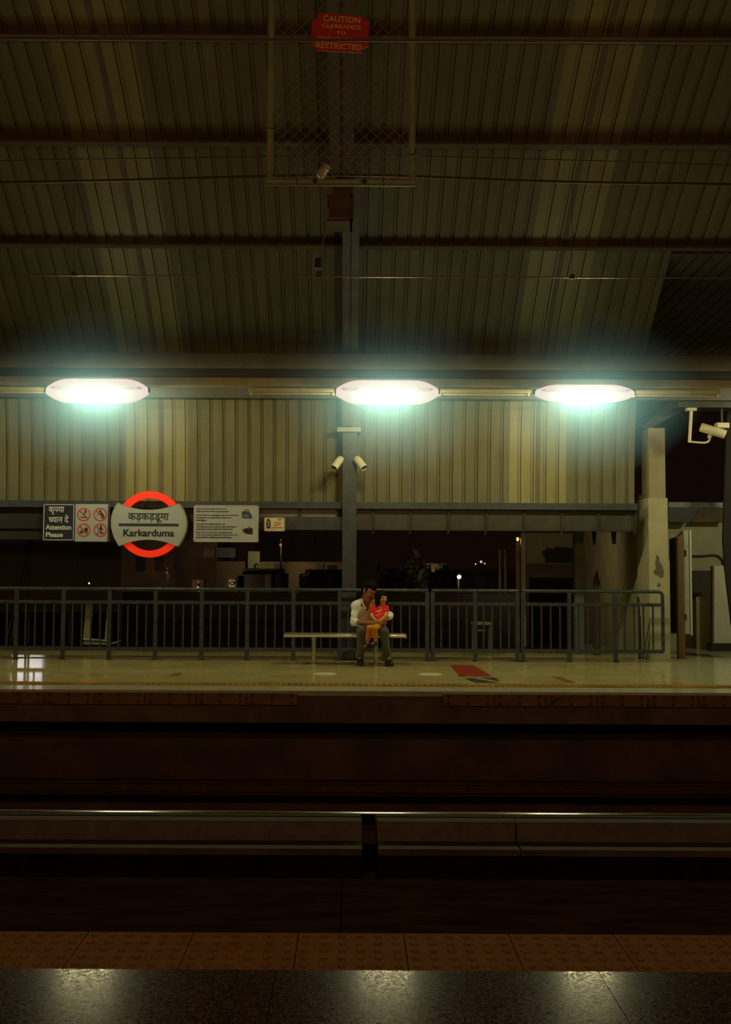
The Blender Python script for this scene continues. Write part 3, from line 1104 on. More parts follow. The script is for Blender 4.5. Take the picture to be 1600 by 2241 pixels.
mb, m = zp([(1450, 248), (1461, 248), (1460, 262), (1456, 266), (1451, 262)], M_INK, .007)
part('figure', mb, mat('face_print', (.5, .32, .2), .5), t)
mb = MB()
for q in ((1512, 234, 1536, 238), (1514, 240, 1530, 243), (1520, 246, 1527, 248), (1476, 284, 1540, 291), (1488, 272, 1520, 276), (1440, 297, 1500, 299)):
    a = rect(60 + q[0] / S, 1050 + q[1] / S, 60 + q[2] / S, 1050 + q[3] / S, YS)
    mb.box(a[0], a[1], YS - .004, YS + .001, a[2], a[3])
part('print_line', mb, MATS['orange_print'], t)

# ------------------------------------------------------------------ floor stickers
def sticker(name, px, m, label, cat='floor sticker', group=None, h=.003, z0=0.0):
    pts = [(v.x, v.y) for v in (PZ(a, b) for a, b in px)]
    return solid(name, MB().prism_z(pts, z0, z0 + h), m, label, cat, group)


def oval(cx, cy, rx, ry, n=20):
    return [(cx + rx * math.cos(2 * math.pi * k / n), cy - ry * math.sin(2 * math.pi * k / n)) for k in range(n)]


M_STW = mat('worn_white_sticker', (.80, .74, .52), .4, 0, .3, 20)
sticker('floor_sticker', [(985, 1455.5), (1037, 1455.5), (1078, 1480), (1006, 1480)], mat('red_sticker', (.36, .055, .02), .35, 0, .25, 8), 'red slanted floor sticker to the right of the bench')
Z5 = lambda l: [(900 + a / 2.2857, 1260 + b / 2.2857) for a, b in l]
M_BLK = mat('black_sticker', (.05, .055, .05), .35)
sticker('floor_sticker', Z5([(268, 513), (310, 512), (440, 536), (318, 534)]), M_BLK, 'lower black wedge of the arrow marking in front of the red floor sticker', group='black arrow wedges')
sticker('floor_sticker', Z5([(350, 509), (418, 509), (446, 526), (425, 525)]), M_BLK, 'upper black wedge of the arrow marking in front of the red floor sticker', group='black arrow wedges')
sticker('floor_sticker', oval(711, 1474.5, 26, 3), M_STW, 'worn white oval floor sticker in front of the left end of the bench', group='white oval stickers')
sticker('floor_sticker', oval(942, 1475.5, 26, 3), M_STW, 'worn white oval floor sticker between the bench and the red sticker', group='white oval stickers')
M_YS = mat('yellow_smear', (.42, .34, .05), .3, 0, .3, 10)
sticker('floor_mark', [(590, 1480), (655, 1475.5), (652, 1477.5), (600, 1483)], M_YS, 'faint yellow streak on the floor left of the bench', 'floor mark')
sticker('floor_mark', [(190, 1473), (212, 1473), (222, 1481), (205, 1482)], M_YS, 'faint yellow mark on the floor near the bright reflection', 'floor mark')
M_RS = mat('faded_red_mark', (.40, .17, .08), .25, 0, .3, 12)
sticker('floor_mark', [(380, 1473), (398, 1472), (394, 1478), (372, 1480)], M_RS, 'faded red mark on the floor below the station name sign', 'floor mark')
sticker('floor_mark', [(1205, 1480), (1228, 1482), (1262, 1494), (1240, 1494)], M_RS, 'faded red mark on the floor near the right railing section', 'floor mark')
sticker('floor_mark', Z5([(205, 496), (245, 498), (330, 510), (290, 511)]), M_YS, 'thin yellow streak beside the red floor sticker', 'floor mark')

# ------------------------------------------------------------------ fenders on the platform edge
M_FEND = mat('ochre_fender', (.26, .165, .055), .7, 0, .4, 7, bump=.3, bscale=25, stretch=(.4, 1, 1))
M_BOLT = mat('rusty_bolt', (.05, .025, .015), .7)
lefts = [-12, 98, 207, 318, 429, 540, 652]
rights = [968, 1080, 1193, 1305, 1416, 1526, 1637]
ords = ['cut by the left edge of the photo', 'second along from the left edge', 'under the attention signs', 'under the station name sign', 'second from the gap under the bench', 'at the gap under the bench']
ords2 = ['at the gap right of the people', 'under the red floor sticker', 'with a torn dark scar', 'in front of the right railing section', 'in front of the cream pillar', 'cut by the right edge of the photo']
for run, names in ((lefts, ords), (rights, ords2)):
    for p, q, lb in zip(run[:-1], run[1:], names):
        a, b = P(p, 1527, YE), P(q, 1527, YE)
        zt, zb = P(765, 1516, YE).z, P(765, 1542.5, YE).z
        side = 'left-hand' if run is lefts else 'right-hand'
        t = thing('edge_fender', 'ochre fender board on the platform edge, ' + lb, 'fender', ((a.x + b.x) / 2, YE, zb), side + ' fender boards bolted to the platform edge')
        part('board', MB().box(a.x + .004, b.x - .004, YE - .035, YE + .019, zb, zt, .004), M_FEND, t)
        for i in range(3):
            for j in range(2):
                X = a.x + (b.x - a.x) * (.12 + .38 * i); Zb = zb + (zt - zb) * (.2 + .6 * j)
                part('bolt', MB().disc(X, Zb, .018, YE - .045, YE - .034, 8), M_BOLT, t)
        if 'scar' in lb:
            pts = [(1202, 1540), (1212, 1530), (1222, 1528), (1232, 1524), (1231, 1529), (1222, 1533), (1212, 1540)]
            part('scar', MB().prism([(v.x, v.z) for v in (P(x, y, YE - .035) for x, y in pts)], YE - .038, YE - .034), M_DARK, t)

# ------------------------------------------------------------------ track
YRL = 10.2
zrl = P(765, 1775.5, YRL).z


def rail_profile(Y, zt):
    pr = []
    for k in range(9):
        u = -1 + k / 4
        s = math.sin(math.radians(-48 + 28 * (u + 1)))        # worn, canted head
        a = math.radians(-48 + 28 * (u + 1))
        pr.append((Y + .036 * u, zt - .012 + .05 * (math.cos(a) - 1) + .012))
    return [(Y - .036, zt - .04), (Y - .01, zt - .055), (Y - .01, zt - .135), (Y - .07, zt - .15), (Y - .07, zt - .165), (Y + .07, zt - .165), (Y + .07, zt - .15), (Y + .01, zt - .135), (Y + .01, zt - .055), (Y + .036, zt - .04)][::-1] + pr


def rail(Y, zt, m, label):
    pr = rail_profile(Y, zt)
    t = MB()
    pr2 = pr
    n = len(pr2)
    for x in (XL, XR):
        t.add([(x, y, zz) for y, zz in pr2], [tuple(range(n))])
    for i in range(n):                                     # the head is smooth along its curve, the rest is flat
        a, b = pr2[i], pr2[(i + 1) % n]
        if 10 <= i < n - 1:
            continue
        t.add([(XL, *a), (XR, *a), (XR, *b), (XL, *b)], [(0, 1, 2, 3)])
    hd = pr2[10:]
    t.add([(x, *p) for x in (XL, XR) for p in hd], [(i, i + 1, len(hd) + i + 1, len(hd) + i) for i in range(len(hd) - 1)], True)
    return solid('rail', t, m, label, 'rail', 'running rails of the far track')


M_RAILTOP = mat('polished_rail', (.75, .66, .5), .1, 1.0, .15, 10, stretch=(.2, 5, 5))
M_RAILRUST = mat('rusty_rail', (.12, .06, .03), .6, .6, .3, 10)
rail(YRL, zrl, M_RAILTOP, 'shiny running rail catching the lamps, nearer rail of the far track')
rail(11.68, zrl, M_RAILRUST, 'dull running rail in shadow beside the far platform')

zg = P(765, 1798, 9.7).z                       # guard top
zl2 = P(765, 1841, 9.68).z                      # ledge
zl3 = P(765, 1872, 9.42).z


def plinth(px0, px1, name, label):
    x0 = XL if px0 is None else P(px0, 1820, 9.7).x
    x1 = XR if px1 is None else P(px1, 1820, 9.7).x
    o = thing(name, label, 'plinth', ((x0 + x1) / 2, 9.7, -1.9))
    o['kind'] = 'structure'
    part('guard', MB().box(x0, x1, 9.7, 9.86, zl2 - .02, zg, .006), M_PLINTH, o)
    part('guard_top', MB().box(x0 + .002, x1 - .002, 9.703, 9.857, zg - .002, zg + .003), M_PLINTHTOP, o)
    part('ledge', MB().box(x0, x1, 9.42, 9.72, zl3, zl2 - .006, .004), M_RECESS, o)
    part('ledge_top', MB().box(x0 + .002, x1 - .002, 9.424, 9.70, zl2 - .007, zl2), M_PLINTHTOP, o)
    part('bed', MB().box(x0, x1, 9.5, 10.32, -1.9, zrl - .165), M_VOID, o)
    return o


plinth(None, 792, 'trim_18', 'left-hand concrete track plinth, up to the dark gap')
plinth(826, 1128, 'trim_19', 'middle concrete track plinth between the gap and the joint')
plinth(1131, None, 'trim_20', 'right-hand concrete track plinth beyond the joint')
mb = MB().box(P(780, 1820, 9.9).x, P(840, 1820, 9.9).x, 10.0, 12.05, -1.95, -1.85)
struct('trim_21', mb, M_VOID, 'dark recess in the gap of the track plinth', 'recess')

# ------------------------------------------------------------------ overhead wires
YW = 10.4
M_WIRE = mat('dull_wire', (.07, .055, .04), .5, .5)


def wire(name, pts, Y, r, m, label, group='overhead wires'):
    q = catmull([tuple(P(a, b, Y)) for a, b in pts], 6)
    return solid(name, MB().tube(q, r, 6), m, label, 'wire', group)


wire('overhead_wire', [(-900, 82), (-100, 83), (765, 87), (1700, 91), (2500, 94)], 6.3, .009, M_WIRE, 'topmost overhead wire, crossing the red caution sign')
wire('overhead_wire', [(-900, 366), (0, 351), (590, 342), (765, 340), (910, 341), (1600, 361), (2500, 395)], YW, .006, M_WIRE, 'thin overhead wire just above the bottom of the mesh frame')
wire('overhead_wire', [(-900, 405), (0, 399), (590, 385), (765, 383), (910, 386), (1250, 398), (1600, 403), (2500, 420)], YW, .014, M_WIRE, 'thick overhead wire meeting the bottom bar of the mesh frame')
wire('overhead_wire', [(-900, 596), (0, 601), (765, 605), (1600, 608), (2500, 612)], YW, .009, mat('copper_wire', (.25, .2, .14), .3, .8), 'lowest overhead wire, running straight above the tube lights')
for p, q0, q1, lb in ((162, 397, 601, 'thin dropper wire at the left, over the attention sign'), (1252, 398, 607, 'thin dropper wire at the right, over the slim tube light')):
    a, b = P(p, q0 + 4, YW), P(p, q1, YW)
    t = thing('dropper_wire', lb, 'wire', (b.x, YW, b.z - .02), 'dropper wires')
    part('strand', MB().tube([a, b], .003, 5), M_WIRE, t)
    part('clamp', MB().box(b.x - .025, b.x + .025, YW - .015, YW + .015, b.z - .015, b.z + .035, .005), M_DARK, t)
a, b = P(699, 388, YW - .1), P(717, 360, YW - .1)
t = thing('insulator', 'small pale ribbed insulator inside the mesh frame', 'insulator', (a.x, YW, a.z))
d = Vector(b) - Vector(a)
pts, rs = [], []
for k in range(25):
    s = k / 24
    pts.append(Vector(a) + d * s); rs.append(.014 + (.034 if k % 4 in (1, 2) else 0))
part('sheds', MB().tube(pts, rs, 12), mat('pale_ceramic', (.6, .56, .42), .3), t)
part('pin', MB().tube([Vector(b), Vector(b) + d * .3], .01, 8), M_DARK, t)
pts = [tuple(P(x, y, YW)) for x, y in ((705, 395), (708, 440), (711, 500), (704, 545), (697, 585), (700, 604))]
t = thing('hanging_cable', 'thin cable hanging below the mesh frame down to the lowest wire', 'cable', (pts[-1][0], YW, pts[-1][2]))
part('strand', MB().tube(catmull(pts, 6), .007, 6), mat('pale_cable', (.2, .17, .1), .6), t)
c = P(696, 575, YW)
part('weight', MB().tube([c + Vector((0, 0, .05)), c - Vector((0, 0, .06))], [.03, .04], 10), M_DARK, t)
c = P(699, 600, YW)
part('clamp', MB().box(c.x - .03, c.x + .03, YW - .02, YW + .02, c.z - .03, c.z + .03, .006), M_DARK, t)

# ------------------------------------------------------------------ mesh screen with the caution sign
YF = 9.0
fx0, fx1 = P(591, 300, YF).x, P(902, 300, YF).x
zb, zt = P(747, 399, YF).z, roof_at(YF)[1] - .02
t = thing('mesh_screen', 'pale pipe frame with chain-link mesh hanging from the roof', 'screen', ((fx0 + fx1) / 2, YF, zb))
M_PIPE = mat('pale_pipe', (.27, .36, .25), .45, 0, .25, 10)
part('frame_pipe', MB().tube([(fx0, YF, zb), (fx0, YF, zt)], .031, 12), M_PIPE, t)
part('frame_pipe', MB().tube([(fx1, YF, zb), (fx1, YF, zt)], .031, 12), M_PIPE, t)
part('frame_pipe', MB().tube([(fx0 - .031, YF, zb), (fx1 + .031, YF, zb)], .033, 12), M_PIPE, t)
part('frame_pipe', MB().tube([(fx0, YF, zt - .6), (fx1, YF, zt - .6)], .031, 12), M_PIPE, t)
for p in (690, 797):
    X = P(p, 399, YF).x
    part('bolt', MB().disc(X, zb, .022, YF - .045, YF - .03, 10), M_DARK, t)
for X, zz in ((fx0, P(591, 283, YF).z), (fx1, P(902, 340, YF).z), (P(648, 399, YF).x, zb), (P(838, 399, YF).x, zb)):
    v = abs(X - fx0) < .01 or abs(X - fx1) < .01
    pts = [(X + (.036 * math.cos(a) if v else .01 * math.sin(a * .5)), YF + .036 * math.sin(a), zz + (.0 if v else .036 * math.cos(a))) for a in [k * math.pi / 6 for k in range(13)]]
    part('tie_wire', MB().tube(pts, .004, 5), M_DARK, t)
mb = MB()
pitch = .111
w, h = fx1 - fx0, zt - .6 - zb
for k in range(-int(h / pitch) - 1, int(w / pitch) + 1):
    for s in (1, -1):
        x0 = k * pitch
        # line x = x0 + (z) or mirrored
        za, zz = max(0, -x0), min(h, w - x0)
        if zz - za < .02:
            continue
        A = (x0 + za, za); B = (x0 + zz, zz)
        if s < 0:
            A = (w - A[0], A[1]); B = (w - B[0], B[1])
        mb.tube([(fx0 + A[0], YF + .004 * s, zb + A[1]), (fx0 + B[0], YF + .004 * s, zb + B[1])], .0025, 4, False)
part('chain_link', mb, mat('galvanised_wire', (.13, .12, .07), .45, .3), t)

YC = 8.92
cc = P(745, 71, YC)
t = thing('caution_sign', 'tilted red caution sign with yellow capitals on the mesh frame', 'sign', (cc.x, YC, P(745, 113, YC).z))
rot = math.radians(-3.2)


def cw(px, py):
    v = P(px, py, YC)
    return v.x, v.z


poly = [(697, 27), (796, 34), (797, 43), (809, 45), (805, 101), (794, 106), (793, 115), (692, 110), (693, 101), (681, 97), (683, 43), (695, 38)]
part('plate', MB().prism([cw(*p) for p in poly], YC, YC + .012), mat('caution_red', (.58, .035, .008), .5, 0, .3, 9), t)
M_CY = mat('caution_yellow', (.85, .66, .25), .5, 0, .3, 30)
for body, r in (('CAUTION', (707, 33, 789, 51)), ('CLEARANCE', (705, 51, 790, 65)), ('TO', (736, 66, 757, 78)), ('OHE NEARBY', (696, 79, 782, 91)), ('RESTRICTED', (692, 92, 793, 110))):
    mx, my = (r[0] + r[2]) / 2, (r[1] + r[3]) / 2
    a, b = cw(r[0], r[3]), cw(r[2], r[1])
    m2 = text_fit(body, a[0], b[0], a[1] + .012, b[1] - .012, YC, .02, .004)
    ox, oz = cw(mx, my)
    m2.v = [(ox + (x - ox) * math.cos(rot) - (zz - oz) * math.sin(rot), y, oz + (x - ox) * math.sin(rot) + (zz - oz) * math.cos(rot)) for x, y, zz in m2.v]
    part('lettering', m2, M_CY, t)

# ------------------------------------------------------------------ security cameras
M_CAMB = mat('camera_white', (.62, .58, .40), .4, 0, .1, 8)


def bullet(label, mount, a, b, r, Y, front_dy, group):
    a3 = P(*a, Y); b3 = P(*b, Y); b3.y += front_dy
    t = thing('security_camera', label, 'camera', tuple(b3), group)
    d = (b3 - a3)
    part('body', MB().tube([a3, a3 + d * .04, a3 + d * .96, b3], [r * .85, r, r, r * .92], 18), M_CAMB, t)
    n = d.normalized()
    part('lens', MB().tube([b3 + n * .001, b3 + n * .006], r * .7, 16), M_DARK, t)
    part('hood', MB().tube([a3 + d * .3 + Vector((0, 0, r * .2)), b3 + n * .03 + Vector((0, 0, r * .2))], [r * 1.02, r * 1.04], 18, False), M_CAMB, t)
    m3 = P(*mount, Y) + Vector((0, .05, 0))
    part('bracket', MB().tube([m3, (m3 + a3) / 2 + Vector((0, 0, .01)), a3 + d * .25], .014, 8), M_CAMB, t)
    return t


bullet('white security camera on the steel column, pointing down towards the signs', (751, 1008), (747, 1002), (733, 1024), .058, 15.78, -.10, 'twin cameras on the column')
bullet('white security camera on the steel column, pointing down away from the signs', (777, 1008), (780, 1002), (795, 1024), .058, 15.78, -.10, 'twin cameras on the column')
YK = 15.6
t = thing('security_camera', 'white security camera on a bent arm hanging above the pillar gap', 'camera', tuple(P(1511, 968, YK)))
zsf = z(872, YL + .1)
part('pole', MB().tube([P(1513, 895, YK), P(1509, 968, YK)], .026, 12), M_CAMB, t)
part('ceiling_plate', MB().box(P(1502, 900, YK).x, P(1523, 900, YK).x, YK - .05, YK + .05, P(1513, 899, YK).z, P(1513, 893, YK).z), M_CAMB, t)
arm = [P(1508, 966, YK), P(1530, 968, YK), P(1545, 968, YK), P(1553, 962, YK), P(1555, 950, YK)]
part('arm', MB().tube(catmull([tuple(v) for v in arm], 5), .017, 10), M_CAMB, t)
part('joint', MB().ball(P(1554, 955, YK), .04), M_CAMB, t)
a3, b3 = P(1533, 934, YK), P(1582, 953, YK)
b3.y -= .12
d = b3 - a3
part('body', MB().tube([a3, a3 + d * .03, a3 + d * .97, b3], [.06, .072, .072, .066], 20), M_CAMB, t)
part('lens', MB().tube([b3, b3 + d.normalized() * .006], .05, 16), M_DARK, t)
a, b = P(1569, 936, YK), P(1597, 924, YK)
t = thing('junction_box', 'small white box beside the security camera on the bent arm', 'box', (a.x, YK, a.z))
part('case', MB().box(a.x, b.x, YK, YK + .12, a.z, b.z, .012), M_CAMB, t)
part('lid', MB().box(a.x + .01, b.x - .01, YK - .008, YK, a.z + .008, b.z - .008, .003), M_CAMB, t)
part('stem', MB().tube([((a.x + b.x) / 2, YK + .06, b.z - .01), ((a.x + b.x) / 2, YK + .06, P(1583, 893, YK).z)], .02, 8), M_DARK, t)
# dark hanger plate the cameras hang from
mb = MB().box(P(1480, 890, YK).x, P(1660, 890, YK).x, YK - .1, YK + .3, P(1513, 893, YK).z, P(1513, 880, YK).z)
struct('trim_22', mb, mat('hanger_plate', (.05, .044, .034), .6, 0, .3, 4), 'dark hanger plate above the security cameras', 'trim')
mb = MB().prism([(v.x, v.z) for v in (P(x, y, 16.6) for x, y in ((1400, 936), (1425, 936), (1520, 884), (1520, 862), (1490, 862)))], 16.6, 16.85)
struct('beam_brace', mb, mat('brace_paint', (.07, .068, .05), .6, 0, .3, 4), 'dark slanting brace above the cream pillar', 'beam')

# ------------------------------------------------------------------ cream pillar and the room at the right
YPL = 16.05
xp0, xp1 = P(1421, 1260, YPL).x, P(1463.5, 1260, YPL).x
mb = MB().box(xp0, xp1, YPL, 16.7, 0, P(1440, 1089, YPL).z, .006)
for pz in (1128, 1166, 1262, 1308, 1353, 1400):
    zz = P(1440, pz, YPL).z
    mb.box(xp0 - .001, xp1 + .001, YPL - .0015, 16.7, zz - .002, zz + .002)
struct('pillar', mb, M_PLASTERW, 'cream tiled pillar at the end of the railing', 'pillar')
mb = MB().box(xp1 + .001, P(1467, 1300, YPL).x, YPL + .01, 16.6, 0, P(1440, 1226, YPL).z)
struct('pillar_edge', mb, M_PLASTERW, 'ragged edge of the cream pillar cladding', 'pillar')
mb = MB().box(P(1420, 1000, 16.2).x, P(1456, 1000, 16.2).x, 16.2, 16.62, P(1440, 1089, 16.2).z, P(1440, 936, 16.2).z, .004)
struct('pillar_upper', mb, mat('upper_pillar', (.31, .265, .15), .7, 0, .15, 4), 'slimmer beige upper part of the cream pillar', 'pillar')
mb = MB().prism([(v.x, v.z) for v in (P(x, y, YPL) for x, y in ((1437, 1213), (1442, 1217), (1444, 1230), (1449, 1236), (1453, 1250), (1451, 1262), (1446, 1265), (1440, 1258), (1433, 1256), (1430, 1251), (1436, 1243), (1434, 1232)))], YPL - .004, YPL + .001)
solid('peeled_patch', mb, mat('bare_render', (.14, .13, .09), .9, 0, .3, 20), 'large dark peeled patch on the front of the cream pillar', 'patch')
mb = MB().prism([(v.x, v.z) for v in (P(x, y, YPL) for x, y in ((1441, 1274), (1446, 1279), (1444, 1284), (1438, 1283)))], YPL - .004, YPL + .001)
solid('peeled_patch', mb, MATS['bare_render'], 'small dark peeled spot below the large patch on the cream pillar', 'patch')
mb = MB().box(xp0 + .03, xp0 + .2, 16.7, 21.6, -.5, 2.75)
struct('wall_return', mb, M_PLASTER, 'cream wall running back behind the railing end', 'wall')
mb = MB().box(P(1152, 1250, 21.6).x, xp0 + .2, 21.6, 21.75, -3.0, P(1200, 1166, 21.6).z)
struct('wall_end', mb, mat('dim_plaster', (.34, .29, .17), .85, 0, .3, 2), 'dim plaster wall behind the railing', 'wall')
poly = [(1185, 1207), (1193, 1203), (1197, 1198), (1208, 1201), (1218, 1197), (1230, 1196), (1245, 1198), (1262, 1202), (1262, 1232), (1192, 1231), (1194, 1222), (1188, 1214)]
mb = MB().prism([(v.x, v.z) for v in (P(x, y, 21.6) for x, y in poly)], 21.585, 21.605)
solid('peeled_patch', mb, mat('dark_render', (.03, .022, .016), .9), 'big jagged dark patch on the dim wall behind the railing', 'patch')
mb = MB().box(P(1152, 1250, 21.5).x, P(1262, 1250, 21.5).x, 21.5, 21.6, -3, P(1200, 1233, 21.5).z)
struct('wall_dado', mb, M_PLASTERD, 'brown lower part of the dim wall behind the railing', 'wall')
mb = MB().box(P(1160, 1300, 21.4).x, P(1258, 1300, 21.4).x, 21.42, 21.498, -3, P(1200, 1264, 21.4).z)
solid('dark_opening_panel', mb, M_VOID, 'black panel at the foot of the dim wall behind the railing', 'panel')
a, b = P(1259, 1300, 17.2), P(1279, 1300, 17.2)
mb = MB().box(a.x, b.x, 17.2, 17.38, 0, P(1270, 1150, 17.2).z, .01)
struct('column_slim', mb, mat('slim_column_paint', (.13, .15, .15), .5, 0, .3, 6), 'slim blue-grey column behind the right railing section', 'column')
# window frame post with a lamp
Yw = 17.62
t = thing('frame_post', 'pale green frame post behind the railing with a small yellow lamp on top', 'post', (P(1140, 1400, Yw).x, Yw, -.3))
part('upright', MB().box(P(1141, 1300, Yw).x, P(1151, 1300, Yw).x, Yw, Yw + .08, -.3, P(1146, 1168, Yw).z, .004), mat('pale_green_paint', (.36, .4, .3), .5, 0, .25, 6), t)
part('thin_upright', MB().box(P(1130, 1300, Yw).x, P(1138, 1300, Yw).x, Yw + .02, Yw + .08, -.3, P(1146, 1186, Yw).z, .004), mat('ochre_post', (.26, .2, .09), .6, 0, .3, 6), t)
part('lamp_arm', MB().tube([P(1145, 1175, Yw) + Vector((0, .04, 0)), P(1134, 1177, Yw) + Vector((0, .02, 0))], .015, 8), M_DARK, t)
part('bulb', MB().ball(P(1133, 1179.5, Yw), .035, 2, (.8, .8, 1.1)), emit('yellow_bulb', (1, .62, .15), 1.0), t, 'small glowing yellow bulb')
bl = bpy.data.lights.new('bulb_glow', 'SPOT')
bl.energy = 35; bl.color = (1, .8, .45); bl.spot_size = math.radians(150); bl.spot_blend = .8; bl.shadow_soft_size = .05
blo = bpy.data.objects.new('bulb_glow', bl)
COL.objects.link(blo)
blo.parent = t
blo.location = P(1133, 1183, Yw) + Vector((0, .1, 0)) - t.location
blo.rotation_euler = (math.radians(80), 0, math.radians(-35))
# little hanging brackets under the beam
for i, (p, q, r, lb) in enumerate([(1296, 1306, 1192, 'dark drop bracket under the fascia, farther from the cream pillar'), (1338, 1350, 1190, 'dark drop bracket under the fascia, nearer the cream pillar')]):
    a, b = P(p, 1160, 16.8), P(q, 1160, 16.8)
    solid('drop_bracket', MB().prism([(a.x, P(p, 1150, 16.8).z), (b.x, P(p, 1150, 16.8).z), (b.x - .02, P(p, r, 16.8).z), (a.x + .03, P(p, r, 16.8).z)], 16.8, 16.86), M_DARK, lb, 'bracket', 'drop brackets under the fascia')
mb = MB().box(P(1150, 1150, 16.75).x, xp0 + .03, 16.7, 16.9, P(1300, 1162, 16.75).z, P(1300, 1146, 16.75).z)
struct('trim_23', mb, M_DARK, 'dark rail behind the fascia that the drop brackets hang from', 'rail')
solid('pointed_post', MB().prism([(v.x, v.z) for v in (P(x, y, 17.0) for x, y in ((1299, 1432), (1300, 1275), (1307, 1248), (1314, 1275), (1315, 1432)))], 17.0, 17.06), mat('post_brown', (.05, .035, .025), .8), 'dark post with a pointed top behind the right railing section', 'post')
t = thing('leaning_poles', 'two thin dark poles leaning on the cream pillar behind the railing', 'poles', tuple(PZ(1405, 1441)))
a, b = PZ(1400, 1440), P(1421, 1345, 16.7)
part('pole', MB().tube([a, (xp0 - .025, 16.55, b.z)], .018, 8), M_DARK, t)
part('pole', MB().tube([a + Vector((.06, .05, 0)), (xp0 - .025, 16.62, b.z + .3)], .018, 8), M_DARK, t)

# room behind the pillar
YW2 = 18.95
xw0, xw1 = P(1455, 1300, YW2).x, P(1760, 1300, YW2).x
mb = MB().box(xw0, xw1, YW2, YW2 + .15, 0, P(1520, 1143, YW2).z)
struct('wall_back', mb, M_PLASTERW, 'white wall behind the cream pillar', 'wall')
a = rect(1514, 1248, 1562, 1312, YW2)
solid('wall_panel', MB().box(a[0], a[1], YW2 - .03, YW2, a[2], a[3]), mat('rough_panel', (.10, .08, .06), .9, 0, .4, 40), 'dark rough panel on the white wall above the beige plank', 'panel')
a = rect(1466, 1166, 1487, 1384, YW2 - .02)
struct('door_1', MB().box(a[0], a[1], YW2 - .03, YW2 - .001, a[2], a[3]), M_VOID, 'dark doorway between the cream pillar and the wooden post', 'doorway')
mb = MB().box(P(1463, 1104, 17).x, P(1583, 1104, 17).x, 17, 17.12, P(1520, 1110.5, 17).z, P(1520, 1098.5, 17).z, .005)
struct('beam_tube', mb, mat('tube_beam_paint', (.2, .24, .22), .45, 0, .3, 6), 'blue-grey tube beam from the cream pillar to the right', 'beam')
mb = MB().prism([(v.x, v.z) for v in (P(x, y, 18.6) for x, y in ((1463, 1142), (1463, 1110), (1532, 1110), (1512, 1142)))], 18.6, 18.9)
struct('trim_24', mb, M_DARK, 'dark wedge shaped lintel above the white wall', 'lintel')
mb = MB().prism([(v.x, v.z) for v in (P(x, y, 18.7) for x, y in ((1513, 1142), (1532, 1112), (1584, 1112), (1584, 1142)))], 18.7, 18.9)
struct('trim_25', mb, M_PLASTERD, 'brown lintel filling above the white wall', 'lintel')
a, b = P(1484, 1300, 16.4), P(1498, 1300, 16.4)
solid('wooden_post', MB().box(a.x, b.x, 16.4, 16.5, 0, P(1490, 1173, 16.4).z, .004), M_WOOD, 'brown wooden post standing right of the cream pillar', 'post')
t = thing('cabinet_door', 'tall pale door leaf edge fixed to the back of the wooden post', 'door', (P(1507, 1390, 16.6).x, 16.6, P(1507, 1390, 16.6).z))
a = rect(1499, 1160, 1509, 1387, 16.52)
part('leaf', MB().box(a[0] - .03, a[1], 16.497, 16.58, a[2], a[3], .004), mat('door_edge', (.42, .45, .35), .45, 0, .15, 5), t)
for pz in (1210, 1350):
    h_ = P(1498, pz, 16.5)
    part('hinge', MB().box(h_.x - .03, h_.x + .03, 16.485, 16.52, h_.z - .05, h_.z + .05), M_DARK, t)
a = rect(1508, 1160, 1515, 1390, 16.52)
part('edge_strip', MB().box(a[0], a[1], 16.49, 16.56, a[2], a[3], .004), M_WHITE, t)
a, b, c, d = P(1438, 1171, 16.6), P(1490, 1173, 16.6), P(1496, 1161, 16.6), P(1438, 1184, 16.6)
solid('sloping_lid', MB().prism([(a.x, a.z), (c.x, c.z), (b.x, b.z), (d.x, d.z)], 16.6, 16.9), mat('lid_grey', (.3, .28, .19), .6, 0, .2, 5), 'grey sloping lid between the cream pillar and the pale door leaf', 'lid')
pts = [P(x, y, 18.9) for x, y in ((1515, 1216), (1540, 1216), (1560, 1214), (1573, 1217), (1582, 1226), (1583, 1240))]
solid('cable', MB().tube(catmull([tuple(v) for v in pts], 5), .016, 8), M_DARK, 'dark cable running along the white wall', 'cable')
a = rect(1524, 1306, 1562, 1416, 18.4)
solid('plank', MB().box(a[0], a[1], 18.4, 18.46, 0, a[3], .004), M_PLASTERW, 'short beige plank leaning below the dark rough panel', 'plank')
t = thing('tilted_board', 'big white board leaning at the right edge of the photo', 'board', (P(1580, 1410, 18.0).x, 18.0, 0))
pl = [(v.x, v.z) for v in (P(x, y, 18.0) for x, y in ((1563, 1407), (1563, 1238), (1588, 1237), (1604, 1340), (1625, 1407)))]
part('face', MB().prism(pl, 18.0, 18.05), M_WHITE, t)
pl = [(v.x, v.z) for v in (P(x, y, 17.98) for x, y in ((1559, 1409), (1559, 1238), (1563, 1238), (1563, 1409)))]
part('side_edge', MB().prism(pl, 17.98, 18.07), M_WOOD, t)
a = rect(1555, 1407, 1630, 1424, 18.0)
part('base', MB().box(a[0], a[1], 17.95, 18.15, 0, a[3]), M_DARK, t)
pl = [(v.x, v.z) for v in (P(x, y, 16.3) for x, y in ((1593, 872), (1587, 1050), (1583, 1180), (1587, 1240), (1602, 1370), (1640, 1372), (1640, 872)))]
solid('hanging_banner', MB().prism(pl, 16.3, 16.36), mat('black_cloth', (.012, .01, .009), .9), 'black hanging banner cut by the right edge of the photo', 'banner')

